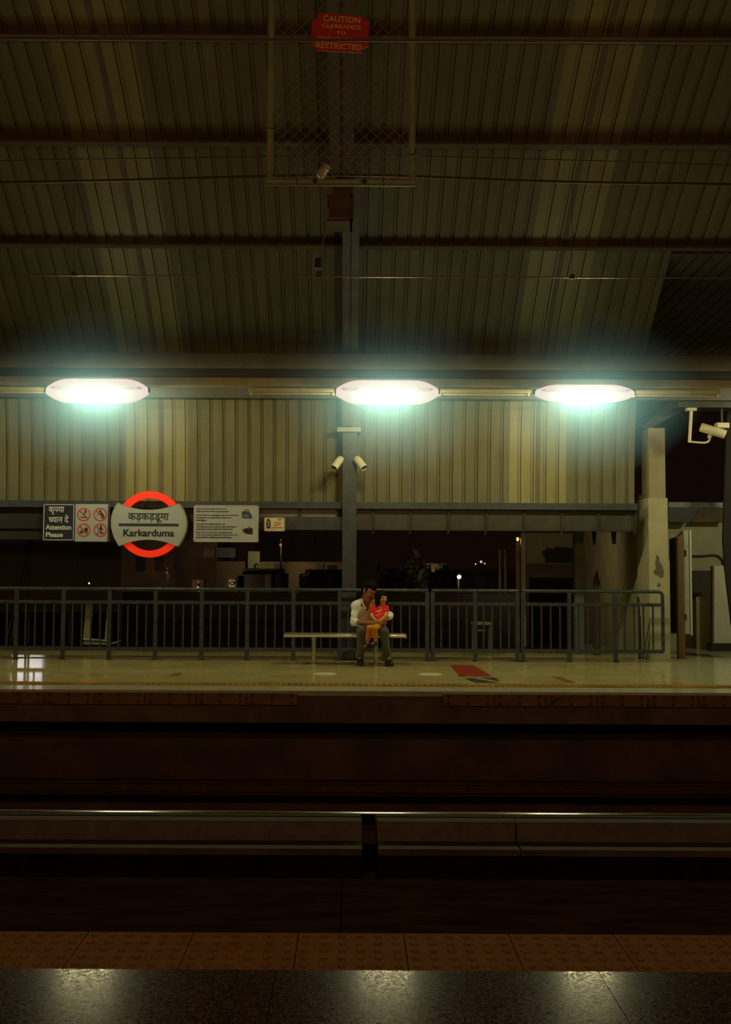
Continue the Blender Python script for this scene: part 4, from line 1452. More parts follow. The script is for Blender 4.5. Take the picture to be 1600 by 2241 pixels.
# things just behind the railing
t = thing('white_frame', 'white open board frame standing behind the railing at the left', 'frame', (P(215, 1410, 17.5).x, 17.5, .10))
Yq = 17.46
m = mat('frame_white', (.42, .40, .28), .5, 0, .2, 6)
q = lambda l: [(v.x, max(v.z, .10)) for v in (P(x, y, Yq) for x, y in l)]
part('side_board', MB().prism(q([(188, 1316), (204, 1316), (197, 1400), (182, 1400)]), Yq, Yq + .04), m, t)
part('side_strip', MB().prism(q([(235, 1322), (239, 1322), (234, 1400), (229, 1400)]), Yq, Yq + .04), m, t)
part('bottom_bar', MB().prism(q([(182, 1396), (234, 1400), (234, 1403), (182, 1400)]), Yq - .01, Yq + .05), M_WHITE, t)
part('bottom_bar', MB().prism(q([(183, 1403), (240, 1407), (262, 1401), (262, 1404), (240, 1414), (183, 1414)]), Yq - .01, Yq + .1), m, t)
a, b = P(1035, 1365, 16.6), P(1079, 1365, 16.6)
t = thing('stool', 'small grey stool behind the short railing section', 'stool', ((a.x + b.x) / 2, 16.7, 0))
mg = mat('stool_grey', (.16, .17, .15), .5, 0, .3, 8)
part('seat', MB().box(a.x, b.x, 16.6, 16.9, a.z - .02, a.z + .025, .008), mg, t)
for X in (a.x + .03, b.x - .03):
    for Y in (16.63, 16.87):
        part('leg', MB().tube([(X, Y, 0), (X, Y, a.z - .02)], .014, 8), mg, t)
part('shelf', MB().box(a.x + .03, b.x - .12, 16.62, 16.88, a.z - .12, a.z - .10), mg, t)

# ------------------------------------------------------------------ the night beyond the platform
ZG = -6.5
mb = MB().box(-150, 150, 17.8, 260, ZG - .5, ZG)
struct('ground', mb, mat('dark_ground', (.05, .04, .03), .9, 0, .3, .3), 'dark ground far below the platform', 'ground')


def block(name, label, cat, px, Y, depth, m, group=None):
    a = rect(*px, Y)
    t = thing(name, label, cat, ((a[0] + a[1]) / 2, Y, ZG), group)
    part('wall', MB().box(a[0], a[1], Y, Y + depth, ZG, a[3]), m, t)
    return t, a


def opening(t, px, Y, m, name='window'):
    a = rect(*px, Y)
    return part(name, MB().box(a[0], a[1], Y - .06, Y + .01, a[2], a[3]), m, t)


M_B1 = mat('brown_block', (.20, .13, .08), .9, 0, .4, .6)
M_B2 = mat('ochre_block', (.24, .18, .09), .9, 0, .35, .8)
M_B3 = mat('pale_block', (.3, .26, .17), .9, 0, .35, .8)
M_HOARD = mat('dark_hoarding', (.03, .018, .016), .55, 0, .3, 1.0)
t, a = block('building', 'dim brown building seen below the station name sign', 'building', (262, 1150, 474, 1400), 46, 8, M_B1)
for r in ((300, 1215, 318, 1250), (340, 1215, 358, 1250), (384, 1240, 402, 1262)):
    opening(t, r, 46, M_HOARD)
opening(t, (446, 1200, 470, 1218), 46, M_B3, 'balcony')
t, a = block('building', 'dim ochre building with a flat roof seen below the small sign', 'building', (474, 1228, 760, 1400), 42, 8, M_B2)
opening(t, (600, 1232, 618, 1262), 42, M_HOARD)
opening(t, (692, 1232, 708, 1262), 42, M_B1)
opening(t, (716, 1236, 734, 1262), 42, M_HOARD)
t, a = block('building', 'dark tall block behind the ochre building', 'building', (560, 1160, 745, 1400), 56, 8, mat('far_block', (.09, .06, .045), .9, 0, .4, .5))
for r in ((600, 1180, 612, 1196), (640, 1180, 652, 1196), (690, 1180, 702, 1196)):
    opening(t, r, 56, M_HOARD)
# boards on the ochre building
a = rect(475, 1198, 515, 1226, 42.15)
t = thing('billboard', 'grey-blue billboard on the roof of the ochre building', 'billboard', ((a[0] + a[1]) / 2, 42.2, a[2] - .02))
part('board', MB().box(a[0], a[1], 42.1, 42.25, a[2] + .12, a[3]), mat('grey_blue_board', (.16, .19, .2), .6, 0, .2, 2), t)
for x in (a[0] + .1, a[1] - .2):
    part('leg', MB().box(x, x + .1, 42.12, 42.22, P(490, 1228, 42).z, a[2] + .13), M_DARK, t)
a = rect(543, 1206, 568, 1243, 41.8)
t = thing('poster', 'pale green poster with a round black emblem under the small sign', 'poster', ((a[0] + a[1]) / 2, 41.8, a[2]))
part('sheet', MB().box(a[0], a[1], 41.8, 41.998, a[2], a[3]), mat('pale_green_poster', (.30, .36, .2), .6, 0, .1, 2), t)
c = P(561, 1238, 41.8)
part('emblem', MB().disc(c.x, c.z, .115, 41.78, 41.81, 20), M_INK, t)
part('emblem', MB().disc(c.x + .03, c.z - .02, .05, 41.77, 41.79, 14), mat('pale_green_poster', (.3, .36, .2)), t)
for (r1, r2, lb) in (((520, 1256, 614, 1400), (530, 1244, 612, 1256), 'dark kiosk with a stepped roof, nearer the luggage notice'), ((655, 1256, 748, 1400), (668, 1246, 748, 1256), 'dark kiosk with a stepped roof, nearer the steel column')):
    t, a = block('kiosk', lb, 'kiosk', r1, 32, 4, M_HOARD, 'dark kiosks beyond the platform')
    a2 = rect(*r2, 32.3)
    part('roof', MB().box(a2[0], a2[1], 32.3, 35, a2[2] - .05, a2[3]), M_DARK, t)
    a3 = rect(r1[0] + 60, 1256, r1[0] + 72, 1420, 31.95)
    part('corner_post', MB().box(a3[0], a3[1], 31.93, 32.02, ZG, a3[3]), mat('kiosk_post', (.12, .09, .07), .8), t)
    if r1[0] > 600:
        part('bracket', MB().prism([(v.x, v.z) for v in (P(x, y, 31.9) for x, y in ((661, 1262), (661, 1258), (673, 1254), (673, 1246), (676, 1246), (676, 1258)))], 31.88, 31.98), M_WHITE, t)
a = rect(499, 1265, 519, 1287, 31.8)
t = thing('framed_notice', 'small framed white notice on the post beside the nearer kiosk', 'notice', ((a[0] + a[1]) / 2, 31.8, a[2]))
part('frame', MB().box(a[0], a[1], 31.8, 31.9, a[2], a[3]), M_DARK, t)
part('sheet', MB().box(a[0] + .05, a[1] - .07, 31.77, 31.81, a[2] + .05, a[3] - .05), mat('notice_white', (.4, .36, .25), .6), t)
part('emblem', MB().ring((a[0] + a[1]) / 2 - .02, (a[2] + a[3]) / 2, .04, .08, 31.75, 31.78, 20), M_DARK, t)
part('post', MB().box(a[1] - .06, a[1], 31.9, 31.98, ZG, a[3]), M_DARK, t)
a = rect(420, 1267, 446, 1290, 34)
t = thing('utility_box', 'dusky pink utility box on a dark pedestal beyond the railing', 'box', ((a[0] + a[1]) / 2, 34.2, ZG))
part('case', MB().box(a[0], a[1], 34, 34.5, a[2], a[3], .02), mat('dusky_pink', (.30, .16, .12), .7, 0, .2, 2), t)
part('pedestal', MB().box(a[0], a[1], 34, 34.5, ZG, a[2]), M_DARK, t)
mb = MB().box(P(268, 1300, 19.6).x, P(1128, 1300, 19.6).x, 19.6, 19.75, ZG, P(700, 1297, 19.6).z)  # added dark screen, hides the lit building fronts below the railing top
struct('dark_screen', mb, M_HOARD, 'added dark screen keeping the view below the railing top black', 'wall')
# dark hoardings on legs at the back of the platform, left
for (r, lb) in (((-40, 1187, 60, 1340), 'dark hoarding panel cut by the left edge of the photo'), ((64, 1187, 156, 1340), 'dark hoarding panel under the attention sign'), ((160, 1187, 263, 1340), 'dark hoarding panel under the prohibition sign')):
    a = rect(*r, 17.56)
    t = thing('hoarding', lb, 'hoarding', ((a[0] + a[1]) / 2, 17.56, .10), 'dark hoardings behind the railing')
    part('panel', MB().box(a[0] + .004, a[1] - .004, 17.56, 17.58, a[2], a[3]), M_HOARD, t)
    for x in (a[0] + .01, a[1] - .04):
        part('leg', MB().box(x, x + .03, 17.56, 17.6, .10, a[2] + .01), M_DARK, t)
for i, (p, q, lb) in enumerate((((36, 1300), (58, 1196), 'slanted thin pole in front of the left hoarding, longer one'), ((44, 1300), (60, 1216), 'slanted thin pole in front of the left hoarding, shorter one'))):
    a, b = P(*p, 17.5), P(*q, 17.5)
    d = b - a
    a = b - d * ((b.z - .10) / d.z)
    solid('slanted_pole', MB().tube([a, b], .018, 8), M_DARK, lb, 'pole', 'slanted poles')
c = P(195, 1276, 17.55)
t = thing('indicator_lamp', 'tiny white lamp on the hoarding under the prohibition sign', 'lamp', (c.x, 17.55, c.z))
part('bulb', MB().ball(c, .017), emit('indicator_white', (1, .9, .8), 1.0), t)
part('holder', MB().box(c.x - .02, c.x + .02, 17.55, 17.561, c.z - .03, c.z + .03, .004), M_DARK, t)
# right: pale building, poles
t, a = block('building', 'dim pale building with two dark windows seen over the railing', 'building', (932, 1232, 976, 1400), 50, 6, M_B3)
opening(t, (936, 1242, 945, 1266), 50, M_HOARD); opening(t, (953, 1242, 961, 1266), 50, M_HOARD); opening(t, (933, 1232, 976, 1236), 49.9, M_B2, 'cornice')
t, a = block('building', 'long dark building behind the bright street lamp', 'building', (985, 1246, 1130, 1400), 60, 8, mat('far_block2', (.06, .04, .03), .9, 0, .4, .5))
opening(t, (1000, 1270, 1012, 1282), 60, M_HOARD); opening(t, (1040, 1262, 1062, 1282), 60, M_HOARD)
for p, lb in ((1095, 'thin lit pole beyond the railing, farther from the frame post'), (1107, 'thin lit pole beyond the railing, nearer the frame post')):
    a = P(p, 1204, 44)
    t = thing('street_pole', lb, 'pole', (a.x, 44, ZG), 'thin poles beyond the railing')
    part('shaft', MB().tube([(a.x, 44, ZG), (a.x, 44, a.z)], .07, 8), M_B2, t)
    part('cap', MB().ball((a.x, 44, a.z), .09), M_B2, t)


def leaf_tree(px, py, Y, w, h, n, label, seed):
    rnd = random.Random(seed)
    c = P(px, py, Y)
    t = thing('tree', label, 'tree', (c.x, Y, ZG), 'trees beyond the railing')
    mb = MB()
    for i in range(n):
        u, v, ww = rnd.gauss(0, .42), rnd.gauss(0, .42), rnd.gauss(0, .42)
        q = Vector((c.x + u * w, Y + ww * w, c.z + v * h))
        s = .16 + .12 * rnd.random()
        d1 = Vector((rnd.gauss(0, 1), rnd.gauss(0, 1), rnd.gauss(0, 1))).normalized() * s
        d2 = d1.cross(Vector((rnd.gauss(0, 1), rnd.gauss(0, 1), rnd.gauss(0, 1)))).normalized() * s * .5
        mb.add([q - d1, q + d2, q + d1, q - d2], [(0, 1, 2, 3)])
    part('foliage', mb, mat('night_leaves', (.13, .13, .05), .7, 0, .3, 3), t)
    part('trunk', MB().tube([(c.x, Y, ZG), (c.x + .1, Y, c.z - h * .3), (c.x, Y, c.z + h * .2)], [.22, .16, .06], 8), M_B1, t)


leaf_tree(908, 1268, 46, .75, 1.0, 700, 'leafy tree left of the pale building beyond the railing', 1)
leaf_tree(966, 1282, 40, .5, .7, 400, 'small leafy tree in front of the pale building beyond the railing', 2)
leaf_tree(868, 1285, 36, .6, .6, 400, 'dark leafy tree behind the heads of the people', 3)



def street_lamp(px, py, Y, r, col, strength, watts, label):
    c = P(px, py, Y)
    t = thing('street_lamp', label, 'lamp', (c.x, Y + .3, ZG), 'street lamps beyond the railing')
    part('pole', MB().tube([(c.x, Y + .3, ZG), (c.x, Y + .3, c.z + .12), (c.x, Y + .1, c.z + .2)], .035, 8), M_DARK, t)
    part('shade', MB().tube([(c.x, Y, c.z + r * .8), (c.x, Y, c.z + r * 1.6)], [r * 1.1, r * .4], 12), M_DARK, t)
    part('bulb', MB().ball(c, r), emit('bulb_%d' % px, col, strength), t, 'glowing bulb')
    l = bpy.data.lights.new('street_glow', 'SPOT')
    l.spot_size = math.radians(165); l.spot_blend = .6
    l.energy = watts * 1.5; l.color = (1, .72, .38); l.shadow_soft_size = .1
    o = bpy.data.objects.new('street_glow', l)
    COL.objects.link(o)
    o.parent = t
    o.location = Vector((c.x, Y - .3, c.z - .1)) - t.location
    o.rotation_euler = (math.radians(80), 0, 0)


street_lamp(433, 1287, 31, .05, (1, .9, .75), 1.0, 45, 'small bright street lamp beside the dusky pink box')
street_lamp(365, 1253, 43, .04, (1, .7, .3), .12, 22, 'faint yellowish street lamp in front of the brown building')
street_lamp(1005, 1262, 47, .11, (1, .92, .85), 1.0, 150, 'brightest street lamp, right of the pale building')
street_lamp(969, 1286, 42, .05, (1, .95, .8), .9, 45, 'small street lamp at the foot of the pale building')
street_lamp(614, 1192, 40, .05, (1, .62, .2), .35, 45, 'dim yellow street lamp under the small white sign')
for i, (p, q, r) in enumerate(((1041, 1234, .05), (1053, 1229, .08), (1061, 1233, .05))):
    c = P(p, q, 59.5)
    t = thing('rooftop_lamp', ['leftmost of the three tiny yellow lamps on the long dark building', 'brightest, middle one of the three tiny yellow rooftop lamps', 'rightmost of the three tiny yellow lamps on the long dark building'][i], 'lamp', (c.x, 60.2, rect(985, 1246, 1130, 1400, 60)[3]), 'tiny yellow rooftop lamps')
    part('stem', MB().tube([(c.x, 60.2, rect(985, 1246, 1130, 1400, 60)[3]), (c.x, 60.2, c.z), (c.x, 59.6, c.z)], .02, 6), M_DARK, t)
    part('bulb', MB().ball(c, r), emit('rooftop_bulb', (1, .7, .35), .7), t)
# floodlight high over the street, hidden by the back wall; it mirrors in the polished floor
c = P(68, 1070, 100)
t = thing('floodlight', 'bright floodlight screen far beyond the station, mirrored in the floor', 'light', (c.x, 100, ZG))
part('mast', MB().tube([(c.x, 100.4, ZG), (c.x, 100.4, c.z)], .25, 10), M_DARK, t)
part('panel', MB().box(c.x - 1.5, c.x + 1.5, 100, 100.3, c.z - .85, c.z + .85, .05), emit('floodlight_white', (1, .93, .9), 3.0), t)

# ------------------------------------------------------------------ the two people on the bench
def Q(zx, zy, Y):
    return np.array(P(700 + zx / 7.2727, 1230 + zy / 7.2727, Y))


def nrm(v):
    v = np.array(v, float)
    return v / np.linalg.norm(v)


def cap(a, b, ra, rb=None, k=None, s=None):
    t = [a, b, ra, ra if rb is None else rb, s]
    if k is not None:
        t.append(k)
    return tuple(t)


def hand(W, d, n, size, curl, spread=.012, thumb=1):
    """palm and five fingers; d towards the fingertips, n out of the palm (the way the fingers curl)"""
    d = nrm(d); n = nrm(np.array(n) - d * np.dot(n, d)); s = np.cross(d, n) * thumb
    S = size / .18
    out = []
    for j in (-.026, -.009, .009, .026):
        out.append(cap(W + d * .005 + s * j * .7 * S, W + d * .085 * S + s * j * S, .013 * S, .0115 * S, .012))
    for j, L in ((-.029, .062), (-.0105, .075), (.0095, .08), (.029, .072)):
        p = W + d * .088 * S + s * j * S
        dirn = d + s * j * 3.2
        c = curl * .6
        for q, f, r in ((0, .45, .0095), (1, .32, .0085), (2, .23, .0075)):
            e = nrm(dirn)
            v = e * math.cos(c) + n * math.sin(c)
            p2 = p + v * L * f * S
            out.append(cap(p, p2, r * S, (r - .0009) * S, .003))
            p = p2
            c += curl * .75
    p = W + d * .025 * S + s * .03 * S
    v = nrm(d * .55 + s * .75 + n * .3)
    p2 = p + v * .042 * S
    out.append(cap(p, p2, .0135 * S, .0105 * S, .006))
    v = nrm(d * .85 + s * .3 + n * .4)
    out.append(cap(p2, p2 + v * .03 * S, .010 * S, .008 * S, .003))
    return out


class Head:
    def __init__(h, c, f, u, sc):
        h.c = np.array(c); h.f = nrm(f); h.u = nrm(np.array(u) - h.f * np.dot(u, h.f)); h.r = np.cross(h.f, h.u); h.s = sc

    def at(h, r, f, u):
        return h.c + (h.r * r + h.f * f + h.u * u) * h.s

    def prims(h):
        s = h.s
        A = h.at
        o = [cap(A(0, -.012, .035), A(0, .012, .03), .084 * s, .080 * s, .02),
             cap(A(0, .03, -.02), A(0, .052, -.075), .062 * s, .034 * s, .03),
             cap(A(-.035, .03, -.03), A(-.012, .05, -.085), .03 * s, .024 * s, .03), cap(A(.035, .03, -.03), A(.012, .05, -.085), .03 * s, .024 * s, .03),
             cap(A(0, .092, .016), A(0, .108, -.018), .008 * s, .0125 * s, .012),          # nose
             cap(A(-.012, .097, -.022), A(.012, .097, -.022), .0075 * s, .0075 * s, .008),
             cap(A(-.036, .080, .026), A(.036, .080, .026), .0105 * s, .0105 * s, .014),       # brow ridge
             cap(A(-.04, .062, -.018), A(-.04, .05, -.03), .022 * s, .02 * s, .02), cap(A(.04, .062, -.018), A(.04, .05, -.03), .022 * s, .02 * s, .02)]
        for sg in (-1, 1):
            o.append(cap(A(sg * .082, -.012, .012), A(sg * .078, -.008, -.02), .015 * s, .010 * s, .006))
            o.append(cap(A(sg * .088, -.02, .02), A(sg * .086, -.02, -.005), .008 * s, .008 * s, .004))
        return o

    def cuts(h):
        return [cap(h.at(-.032, .098, .008), h.at(-.032, .098, .008), .013 * h.s), cap(h.at(.032, .098, .008), h.at(.032, .098, .008), .013 * h.s),
                cap(h.at(-.018, .105, -.052), h.at(.018, .105, -.052), .0045 * h.s)]

    def features(h, t, m_brow, m_lip):
        for sg in (-1, 1):
            e = part('eye', MB().ball(h.at(sg * .032, .0755, .009), .0125 * h.s, 2), M_EYEW, t)
            part('iris', MB().ball(h.at(sg * .032 + .002, .0835, .009), .0062 * h.s, 2), M_EYED, e)
            part('eyebrow', MB().tube([h.at(sg * .012, .0925, .03), h.at(sg * .034, .0905, .035), h.at(sg * .052, .078, .03)], [.0035 * h.s, .0042 * h.s, .0025 * h.s], 6), m_brow, t)
        part('lips', MB().tube([h.at(-.022, .088, -.052), h.at(-.008, .0965, -.0505), h.at(0, .0965, -.0515), h.at(.008, .0965, -.0505), h.at(.022, .088, -.052)], [.003 * h.s, .0068 * h.s, .0066 * h.s, .0068 * h.s, .003 * h.s], 8), m_lip, t)


def patch(mb, pred, off):
    """the faces of a garment that lie in a region, lifted off it a little: print, stain, trim"""
    V = np.array(mb.v)
    use = [f for f in mb.f if pred(V[list(f)].mean(0))]
    if not use:
        return None
    idx = sorted({i for f in use for i in f})
    mp = {i: k for k, i in enumerate(idx)}
    N = np.zeros((len(V), 3))
    for f in use:
        n = np.cross(V[f[1]] - V[f[0]], V[f[2]] - V[f[0]])
        n /= np.linalg.norm(n) + 1e-9
        for i in f:
            N[i] += n
    out = []
    for i in idx:
        n = N[i] / (np.linalg.norm(N[i]) + 1e-9)
        if n[1] > .5:
            n = -n
        out.append(V[i] + n * off)
    m = MB()
    m.add([tuple(v) for v in out], [tuple(mp[i] for i in f) for f in use], True)
    return m


M_SKIN = mat('brown_skin', (.36, .14, .04), .5, 0, .12, 30)
M_SKIN2 = mat('warm_skin', (.62, .30, .08), .5, 0, .1, 30)
M_EYEW = mat('eye_white', (.55, .5, .42), .3)
M_EYED = mat('eye_dark', (.015, .01, .008), .2)
M_HAIR = mat('black_hair', (.007, .0035, .0025), .7, 0, .4, 60, spec=.12, stretch=(1, 1, .2))
M_LIPM = mat('lip_brown', (.20, .07, .045), .5)
M_LIPG = mat('lip_pink', (.42, .13, .08), .5)
M_SHIRT = mat('white_shirt_cloth', (.88, .90, .80), .8, 0, .05, 25)
M_JEANS = mat('grey_green_denim', (.12, .13, .10), .85, 0, .3, 30)
M_SHOE = mat('black_shoe', (.015, .012, .010), .35)
M_SOLE = mat('dark_sole', (.05, .045, .035), .7)
M_REDT = mat('red_tshirt', (.92, .010, .010), .75, 0, .12, 25)
M_PANTS = mat('orange_trousers', (.68, .26, .015), .8, 0, .2, 25)

# ---- man
mh = Head(Q(772, 482, 15.0), (.72, -.55, -.42), (.26, -.10, 1), 1.10)
man = thing('person', 'man in an open white shirt seated on the bench, hugging the girl on his lap', 'person', tuple(Q(800, 1650, 15.05)[:2]) + (0,))
ms1, me1, mw1 = Q(572, 705, 15.12), Q(548, 955, 15.02), Q(800, 968, 14.74)
ms2, me2, mw2 = Q(890, 690, 15.14), Q(1108, 848, 15.02), Q(1040, 915, 14.79)
neck = Q(752, 610, 15.09)
hip1, kn1, an1 = Q(715, 1085, 15.20), Q(668, 1092, 14.83), Q(642, 1500, 15.06)
hip2, kn2, an2 = Q(860, 1085, 15.20), Q(1012, 1092, 14.83), Q(1086, 1500, 15.0)
an1[2] = max(an1[2], .09); an2[2] = max(an2[2], .09)
pel, waist, chest = Q(785, 1060, 15.2), Q(755, 930, 15.2), Q(735, 760, 15.15)
body = mh.prims() + [
    cap(mh.at(0, -.03, -.04), neck + [0, .02, 0], .054, .06, .03),
    cap(neck + [0, .03, -.02], ms1 + [.02, .01, .02], .06, .056, .05), cap(neck + [0, .03, -.02], ms2 + [-.02, .01, .02], .06, .056, .05),
    cap(chest + [-.06, 0, .04], waist + [-.04, .02, 0], .105, .095, .06), cap(chest + [.06, 0, .04], waist + [.04, .02, 0], .105, .095, .06),
    cap(waist, pel, .115, .125, .06),
    cap(ms1, me1, .05, .04, .03), cap(me1, mw1, .042, .027, .02),
    cap(ms2, me2, .05, .04, .03), cap(me2, mw2, .042, .027, .02),
    cap(hip1, kn1, .075, .055, .05), cap(kn1, an1, .052, .036, .03), cap(hip2, kn2, .075, .055, .05), cap(kn2, an2, .052, .036, .03)]
for an, tx in ((an1, .006), (an2, .02)):
    body.append(cap(an, np.array([an[0] + tx, an[1] - .07, .05]), .034, .026, .02))
body += hand(mw1, (1, -.06, -.02), (.15, 1, -.2), .185, .42, thumb=-1)
body += hand(mw2, (-.78, -.22, -.52), (-.1, 1, -.1), .185, .40, thumb=1)
SEAT = [cap([.05 + .12 * i, 15.16, zs - .105], [.05 + .12 * i, 15.45, zs - .105], .1) for i in range(6)]
mbm = sdf_mesh(body, .0055, .03, mh.cuts() + SEAT)
part('body', mbm, M_SKIN, man)
mh.features(man, M_HAIR, M_LIPM)
H = mh.at
hair = [cap(H(0, -.035, .075), H(0, .03, .10), .082 * 1.1, .062 * 1.1), cap(H(0, -.05, .03), H(0, -.045, -.02), .078 * 1.1, .06 * 1.1), cap(H(-.03, .035, .125), H(.03, .055, .12), .042, .04),
        cap(H(-.045, -.01, .11), H(-.02, -.06, .10), .05, .05), cap(H(.05, -.01, .11), H(.03, -.06, .09), .048, .05), cap(H(.0, .0, .15), H(0, -.05, .14), .03, .03),
        cap(H(-.078, .0, .05), H(-.08, .005, .02), .022, .012), cap(H(.078, .0, .05), H(.08, .005, .02), .022, .012)]
part('hair', sdf_mesh(hair, .0055, .02, (), .004, 160), M_HAIR, man)
shirt = [cap(neck + [0, .035, -.045], ms1 + [.02, .01, .01], .064, .072, .05), cap(neck + [0, .035, -.045], ms2 + [-.02, .01, .01], .064, .072, .05),
         cap(chest + [-.06, 0, .04], waist + [-.045, .02, 0], .124, .118, .06), cap(chest + [.06, 0, .04], waist + [.045, .02, 0], .124, .118, .06),
         cap(waist, pel + [-.01, 0, .01], .135, .142, .06),
         cap(ms1, me1, .066, .058, .04), cap(me1 + [-.0, 0, .012], me1 + (mw1 - me1) * .14, .06, .052, .02),
         cap(ms2, me2, .066, .058, .04), cap(me2, me2 + (mw2 - me2) * .28, .058, .05, .02)]
sh = sdf_mesh(shirt, .007, .04, [cap(Q(745, 595, 15.03), Q(786, 775, 15.025), .058, .012), cap(neck + [0, .01, .06], neck + [0, -.03, .0], .068, .055)] + SEAT, .0075, 62)
shirt_o = part('shirt', sh, M_SHIRT, man)
col = sdf_mesh([cap(Q(690, 585, 15.09), Q(680, 640, 15.0), .016, .018), cap(Q(675, 640, 15.0), Q(738, 750, 14.98), .02, .007), cap(Q(690, 585, 15.09), Q(740, 590, 15.19), .018, .018),
                cap(Q(868, 575, 15.06), Q(880, 610, 14.99), .017, .019), cap(Q(884, 612, 14.99), Q(822, 748, 14.97), .02, .007), cap(Q(868, 575, 15.06), Q(740, 590, 15.19), .017, .018)], .006, .012)
part('collar', col, M_SHIRT, man)
cuffs = [cap(me1 + (mw1 - me1) * .02 + [-.0, 0, 0], me1 + (mw1 - me1) * .15, .058, .056)]
part('cuff', sdf_mesh(cuffs, .006, .02, (), .003, 90), M_SHIRT, man)
part('cuff', sdf_mesh([cap(me2 + (mw2 - me2) * .10, me2 + (mw2 - me2) * .34, .055, .053)], .006, .02, (), .003, 90), M_SHIRT, man)
c0 = Q(685, 700, 15.0)
rs = random.Random(3)


def stain(c):
    d = (c - c0) * [1, 0, 1]
    return c[1] < 15.12 and ((d[0] - .0) ** 2 + (d[2] - .02) ** 2 < .034 ** 2 + .018 ** 2 * math.sin(70 * c[0]) * math.sin(55 * c[2]) or (d[0] - .055) ** 2 + (d[2] + .05) ** 2 < .022 ** 2 + .012 ** 2 * math.sin(90 * c[0]))


p_ = patch(sh, stain, .002)
if p_:
    part('stain', p_, mat('olive_stain', (.30, .24, .10), .8, 0, .4, 60), man, 'olive stain on the chest of the shirt')
part('button', MB().disc(Q(782, 870, 14.99)[0], Q(782, 870, 14.99)[2], .006, 15.02, 15.03, 10), M_SHOE, man)
tr = [cap(pel, hip1, .128, .105, .05), cap(pel, hip2, .128, .105, .05), cap(hip1, kn1, .092, .074, .05), cap(kn1, an1 + [0, .01, -.005], .070, .052, .04),
      cap(hip2, kn2, .092, .074, .05), cap(kn2, an2 + [0, .01, -.005], .070, .052, .04)]
part('trousers', sdf_mesh(tr, .007, .04, SEAT, .005, 60), M_JEANS, man)


def shoe(t, an, dx, L, sc, name='shoe', glint=None, zf=None):
    """low shoe with its sole; the toe points towards -Y"""
    z0 = zf if zf is not None else 0.0
    d = nrm([dx, -1, 0])
    heel = np.array([an[0], an[1] + .03 * sc, z0 + .05 * sc])
    toe = heel + d * L
    up = sdf_mesh([cap(heel + [0, 0, .025 * sc], heel + [0, 0, -.005], .042 * sc, .042 * sc), cap(heel, heel + d * L * .55, .042 * sc, .046 * sc),
                   cap(heel + d * L * .5, toe + [0, 0, -.012 * sc], .046 * sc, .036 * sc), cap(heel + [0, 0, .03 * sc], heel + d * L * .45 + [0, 0, .02 * sc], .036 * sc, .034 * sc)],
                  .005, .02, [cap(heel + [0, 0, -.08 * sc], toe + [0, 0, -.08 * sc], .045 * sc)])
    s = part(name, up, M_SHOE, t)
    side = np.array([-d[1], d[0], 0])
    pts = []
    for k in range(9):
        a = math.pi * (k / 8) + math.pi / 2
        pts.append(heel[:2] + (d[:2] * math.cos(a) + side[:2] * math.sin(a)) * .046 * sc)
    for k in range(9):
        a = math.pi * (k / 8) - math.pi / 2
        pts.append(toe[:2] + (d[:2] * math.cos(a) + side[:2] * math.sin(a)) * .042 * sc)
    part('sole', MB().prism_z([tuple(p) for p in pts], z0 + .002, z0 + .026 * sc), M_SOLE, s)
    for k in range(3):
        c = heel + d * L * (.42 + .14 * k) + [0, 0, (.042 - .006 * k) * sc]
        part('lace', MB().tube([c + side * .022 * sc, c + [0, 0, .008], c - side * .022 * sc], .004, 6), mat('grey_lace', (.2, .19, .16), .7), s)
    return s


shoe(man, an1, .12, .17, 1.0)
shoe(man, an2, .28, .17, 1.0)

# ---- girl
gh = Head(Q(985, 575, 14.93), (.52, -.84, -.10), (.05, 0, 1), .84)
girl = thing('person', 'small girl in a red T-shirt and orange trousers sitting on the man\'s lap', 'person', tuple(Q(950, 1000, 14.95)))
gp, gc, gn = Q(955, 985, 14.90), Q(948, 800, 14.95), Q(970, 690, 14.96)
gs1, ge1, gw1 = Q(858, 735, 14.94), Q(826, 852, 14.86), Q(880, 920, 14.79)
gs2, ge2, gw2 = Q(1052, 735, 14.94), Q(1050, 850, 14.84), Q(985, 912, 14.775)
gk1, ga1 = Q(786, 1052, 14.70), Q(760, 1300, 14.77)
gk2, ga2 = Q(874, 1050, 14.68), Q(874, 1255, 14.74)
gb = gh.prims() + [cap(gh.at(0, -.02, -.05), gn, .036, .04, .02), cap(gn, gs1, .04, .038, .03), cap(gn, gs2, .04, .038, .03),
                   cap(gc + [-.02, 0, .04], gp, .072, .078, .05), cap(gc + [.02, 0, .04], gp, .072, .078, .05),
                   cap(gs1, ge1, .031, .026, .02), cap(ge1, gw1, .026, .018, .015), cap(gs2, ge2, .031, .026, .02), cap(ge2, gw2, .026, .018, .015),
                   cap(gp, gk1, .055, .034, .02), cap(gk1, ga1, .032, .022, .012), cap(gp, gk2, .055, .034, .02), cap(gk2, ga2, .032, .022, .012),
                   cap(ga1, ga1 + [-.015, -.035, -.045], .022, .017, .01), cap(ga2, ga2 + [-.012, -.035, -.045], .022, .017, .01)]
gb += hand(gw1, (.85, -.15, -.4), (.1, .9, -.4), .115, .3, thumb=-1)
gb += hand(gw2, (-.85, -.2, -.4), (-.1, .9, -.4), .115, .3, thumb=1)
part('body', sdf_mesh(gb, .005, .02, gh.cuts()), M_SKIN2, girl)
gh.features(girl, M_HAIR, M_LIPG)
H = gh.at
